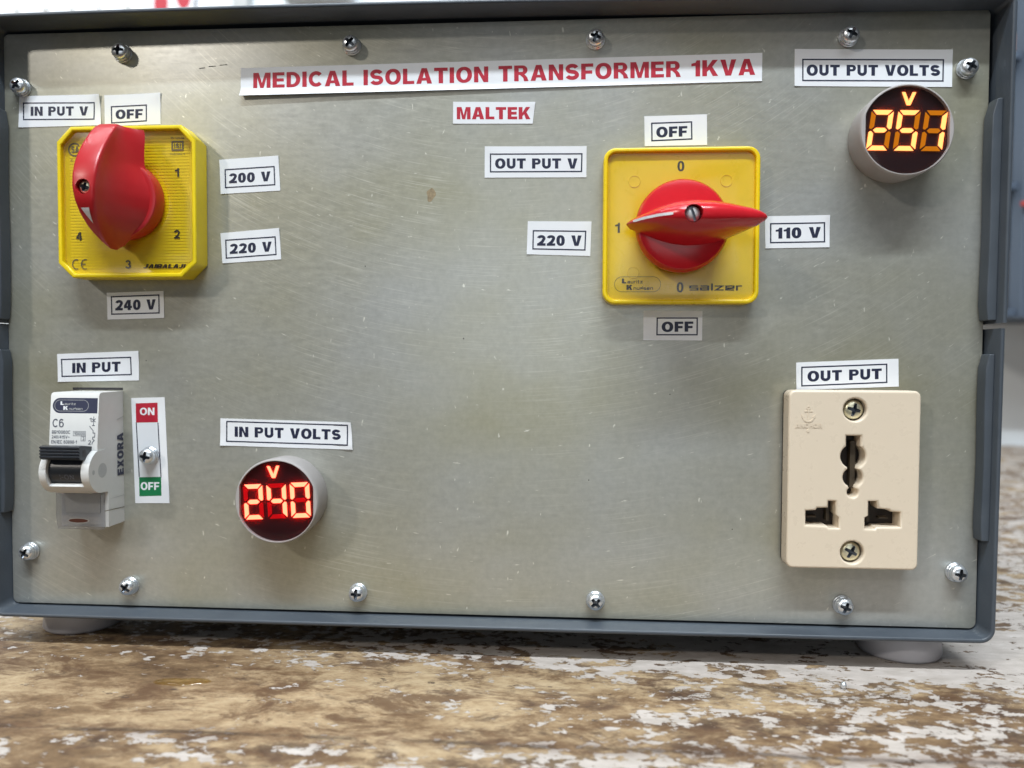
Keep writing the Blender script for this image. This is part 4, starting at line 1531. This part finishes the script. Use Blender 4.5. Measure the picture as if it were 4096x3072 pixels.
side([circ(-13.3, -35.5, 2.5, 2.55, 28)], 'shade_grey')
side([circ(-18.4, -35.6, .75, .85, 16)], 'shade_grey')
side([[(-12.3, -50.0), (-.2, -50.75), (-.2, -51.0), (-12.3, -50.25)]], 'grey_print')
side([[(-9.4, -46.3), (-.2, -46.3), (-.2, -46.5), (-4.4, -46.5)]], 'shade_grey')
side([[(-4.4, -18.3), (-.3, -17.4), (-.3, -17.7), (-4.2, -18.6)]], 'shade_grey')
wd, parts = text_parts('EXORA', .32, .25, .10)
for k_, loops in parts:
    side([[(-.4 - py * 3.9, -38.8 + px / wd * 15.4) for px, py in lp] for lp in loops], 'slate_print', .03 + .01 * k_)
# printed front: plane through the slanted upper face
def fr(x, z, l):
    u = (z + 9.4) / (-28.4 + 9.4)
    return (x, -14.4 - 1.6 * u - .02 - l, z)


def fpoly(loops, mat, l=0.01):
    m.flat(loops, 0, mat, lambda x, z: fr(x, z, l))


label_ = [(-150.9, -10.1), (-164.6, -10.1)] + arc(-164.6, -12.75, 2.6, 2.65, 90, 270, 12) + [(-150.9, -15.4)]
fpoly([label_], 'slate_print')
pl = lambda a: rrect(-166.5 + a, -154.1 - a, -14.75 + a, -10.75 - a, 1.95 - a)
fpoly([pl(0), pl(.14)], 'shade_grey', .03)
def fwrite(t, x0, x1, z0, z1, mat='grey_ink', s=.18, h=.16, gap=.13, l=.03):
    write(m, t, rect_q(x0, x1, z0, z1), mat, lambda x, z, q: fr(x, z, l + q), s, h, gap)


fwrite('L', -164.4, -163.2, -12.55, -11.3, 'paper', .34, .28)
fwrite('auritz', -162.9, -158.8, -12.55, -11.75, 'shade_grey')
fwrite('K', -163.3, -161.6, -14.25, -12.95, 'paper', .34, .28)
fwrite('nudsen', -161.2, -156.3, -14.25, -13.4, 'shade_grey')
fwrite('C6', -167.0, -162.9, -20.3, -17.4, 'grey_ink', .17, .15)
fwrite('BB10060C', -167.1, -160.4, -22.55, -21.4)
fwrite('240/415V~', -167.1, -160.6, -24.2, -23.15)
fwrite('EN/IEC 60898-1', -167.2, -157.9, -25.95, -24.8)
fwrite('10000', -159.0, -155.1, -22.95, -21.95)
fwrite('3', -155.9, -155.2, -24.75, -23.65)
for (a, c, z0_, z1_) in ((-159.4, -154.8, -23.3, -21.6), (-156.5, -154.8, -25.05, -23.3)):
    fpoly([[(a, z0_), (c, z0_), (c, z1_), (a, z1_)], [(a + .14, z0_ + .14), (c - .14, z0_ + .14), (c - .14, z1_ - .14), (a + .14, z1_ - .14)]], 'grey_ink')
fwrite('1', -153.6, -152.9, -18.3, -16.9)
fwrite('2', -153.8, -152.8, -26.2, -24.7)
sx_ = -152.1
for k_, ln in enumerate(([(sx_, -16.5), (sx_, -19.6)], [(sx_ - .7, -17.2), (sx_ + .7, -18.4)], [(sx_ + .7, -17.2), (sx_ - .7, -18.4)], [(sx_ - .5, -19.6), (sx_ + .5, -19.6)], [(sx_ - 1.4, -19.8), (sx_ - .05, -21.4), (sx_ - .05, -22.2), (sx_ + .6, -22.2), (sx_ + .6, -23.6), (sx_ - .1, -23.6), (sx_ - .1, -24.3), (sx_ + .5, -24.8), (sx_ - .1, -25.3), (sx_ - .3, -26.1)])):
    fpoly(stroke(ln, .24), 'grey_ink', .01 + .01 * k_)
br = m.build('circuit_breaker', T0, 'white single pole circuit breaker with dark lever switched on', smooth=28, bevel=.28)

m = MB()                                   # lever: drum between the cheeks
drum = [(-13, -29.4)] + [(-13.4 + 6.6 * math.cos(math.radians(t)), -35.2 + 6.0 * math.sin(math.radians(t))) for t in range(110, 231, 8)] + [(-13, -39.8)]
m.xprism(drum, BX0 + 2.5, BX1 - 2.9, 'lever')
write(m, 'I-ON', rect_q(-161.6, -156.6, -37.9, -36.2), 'grey_ink', lambda x, z, l: (x, -13.4 - 6.6 * math.sqrt(max(0, 1 - ((z + 35.2) / 6.0) ** 2)) - .04 - l, z), .16, .14, .2)
lv = m.build('lever', br, smooth=40)
m = MB()                                   # finger grip with ribs
n_r = 4
grip = [(-13.5, -27.2), (-21.6, -25.9)]
for i in range(n_r):
    z = -26.3 - i * 1.05
    grip += [(-23.2, z), (-23.2, z - .55), (-22.75, z - .6), (-22.75, z - 1.0)]
grip += [(-21.4, -31.0), (-17.5, -31.4), (-13.5, -29.8)]
m.xprism(grip, BX0 + 1.6, BX1 - 2.0, 'lever')
m.xprism([(-20.9, -27.6), (-19.4, -27.4), (-18.8, -28.8), (-19.6, -30.2), (-21.0, -29.8)], BX1 - 2.1, BX1 - 1.96, 'dark')
m.build('lever_grip', br, bevel=.2)
m = MB()                                   # clear label holder below the nose
m.xprism([(-9.9, -43.9), (-12.7, -43.7), (-12.9, -51.6), (-11.9, -56.9), (-9.9, -56.9)], BX0 - .1, BX1 - 1.0, 'clear2')
m.build('label_holder', br, bevel=.3)
m = MB(); m.box(BX0 + 1.7, BX1 - 3.0, -10.1, -9.75, -51.3, -44.6, 'shade_grey'); m.build('label_card', br)
m = MB()
m.flat([circ(-159.9, -53.6, 4.0, .92, 32)], 0, 'shade_grey', lambda x, z: (x, -12.95 + (z + 51.6) * -.19 - .02, z))
m.flat([circ(-159.9, -53.6, 3.6, .74, 32)], 0, 'hole', lambda x, z: (x, -12.95 + (z + 51.6) * -.19 - .04, z))
m.build('screw_access', br, recalc=False)

# ================================================================== small things lying on the bench
m = MB()
m.lathe([(.15, 2.2), (.7, 2.0), (1.1, 1.1), (.8, .3), (.2, 0)], (100.9, -22.0, -ZT), 'screw', 20, axis='z')
thing(m.build('solder_bead', smooth=80), 'tiny shiny metal bead lying on the white flaking paint', 'bead')
m = MB()
pts = [(1.0, .02), (.93, .25), (.75, .5), (.45, .68), (.05, .75)]
v, f = [], []
n = 26
for r, h_ in pts:
    for i in range(n):
        t = 2 * math.pi * i / n
        k = 1 + .18 * math.sin(2 * t + .6) + .1 * math.sin(3 * t)
        v.append((-110.2 + 6.6 * r * k * math.cos(t) - (3.6 * r if math.cos(t) < -.6 else 0), -33.8 + 3.0 * r * k * math.sin(t), -ZT + h_ * 1.2))
for j in range(len(pts) - 1):
    for i in range(n):
        f.append((j * n + i, j * n + (i + 1) % n, (j + 1) * n + (i + 1) % n, (j + 1) * n + i))
f.append(tuple(range((len(pts) - 1) * n, len(pts) * n)))
M['drop'] = clear('yellowish_liquid', (0.93, 0.86, 0.62), 0.04, 0.05)
m.add(v, f, 'drop')
thing(m.build('liquid_drop', smooth=80), 'small clear yellowish drop of liquid on the bare bench wood', 'drop')
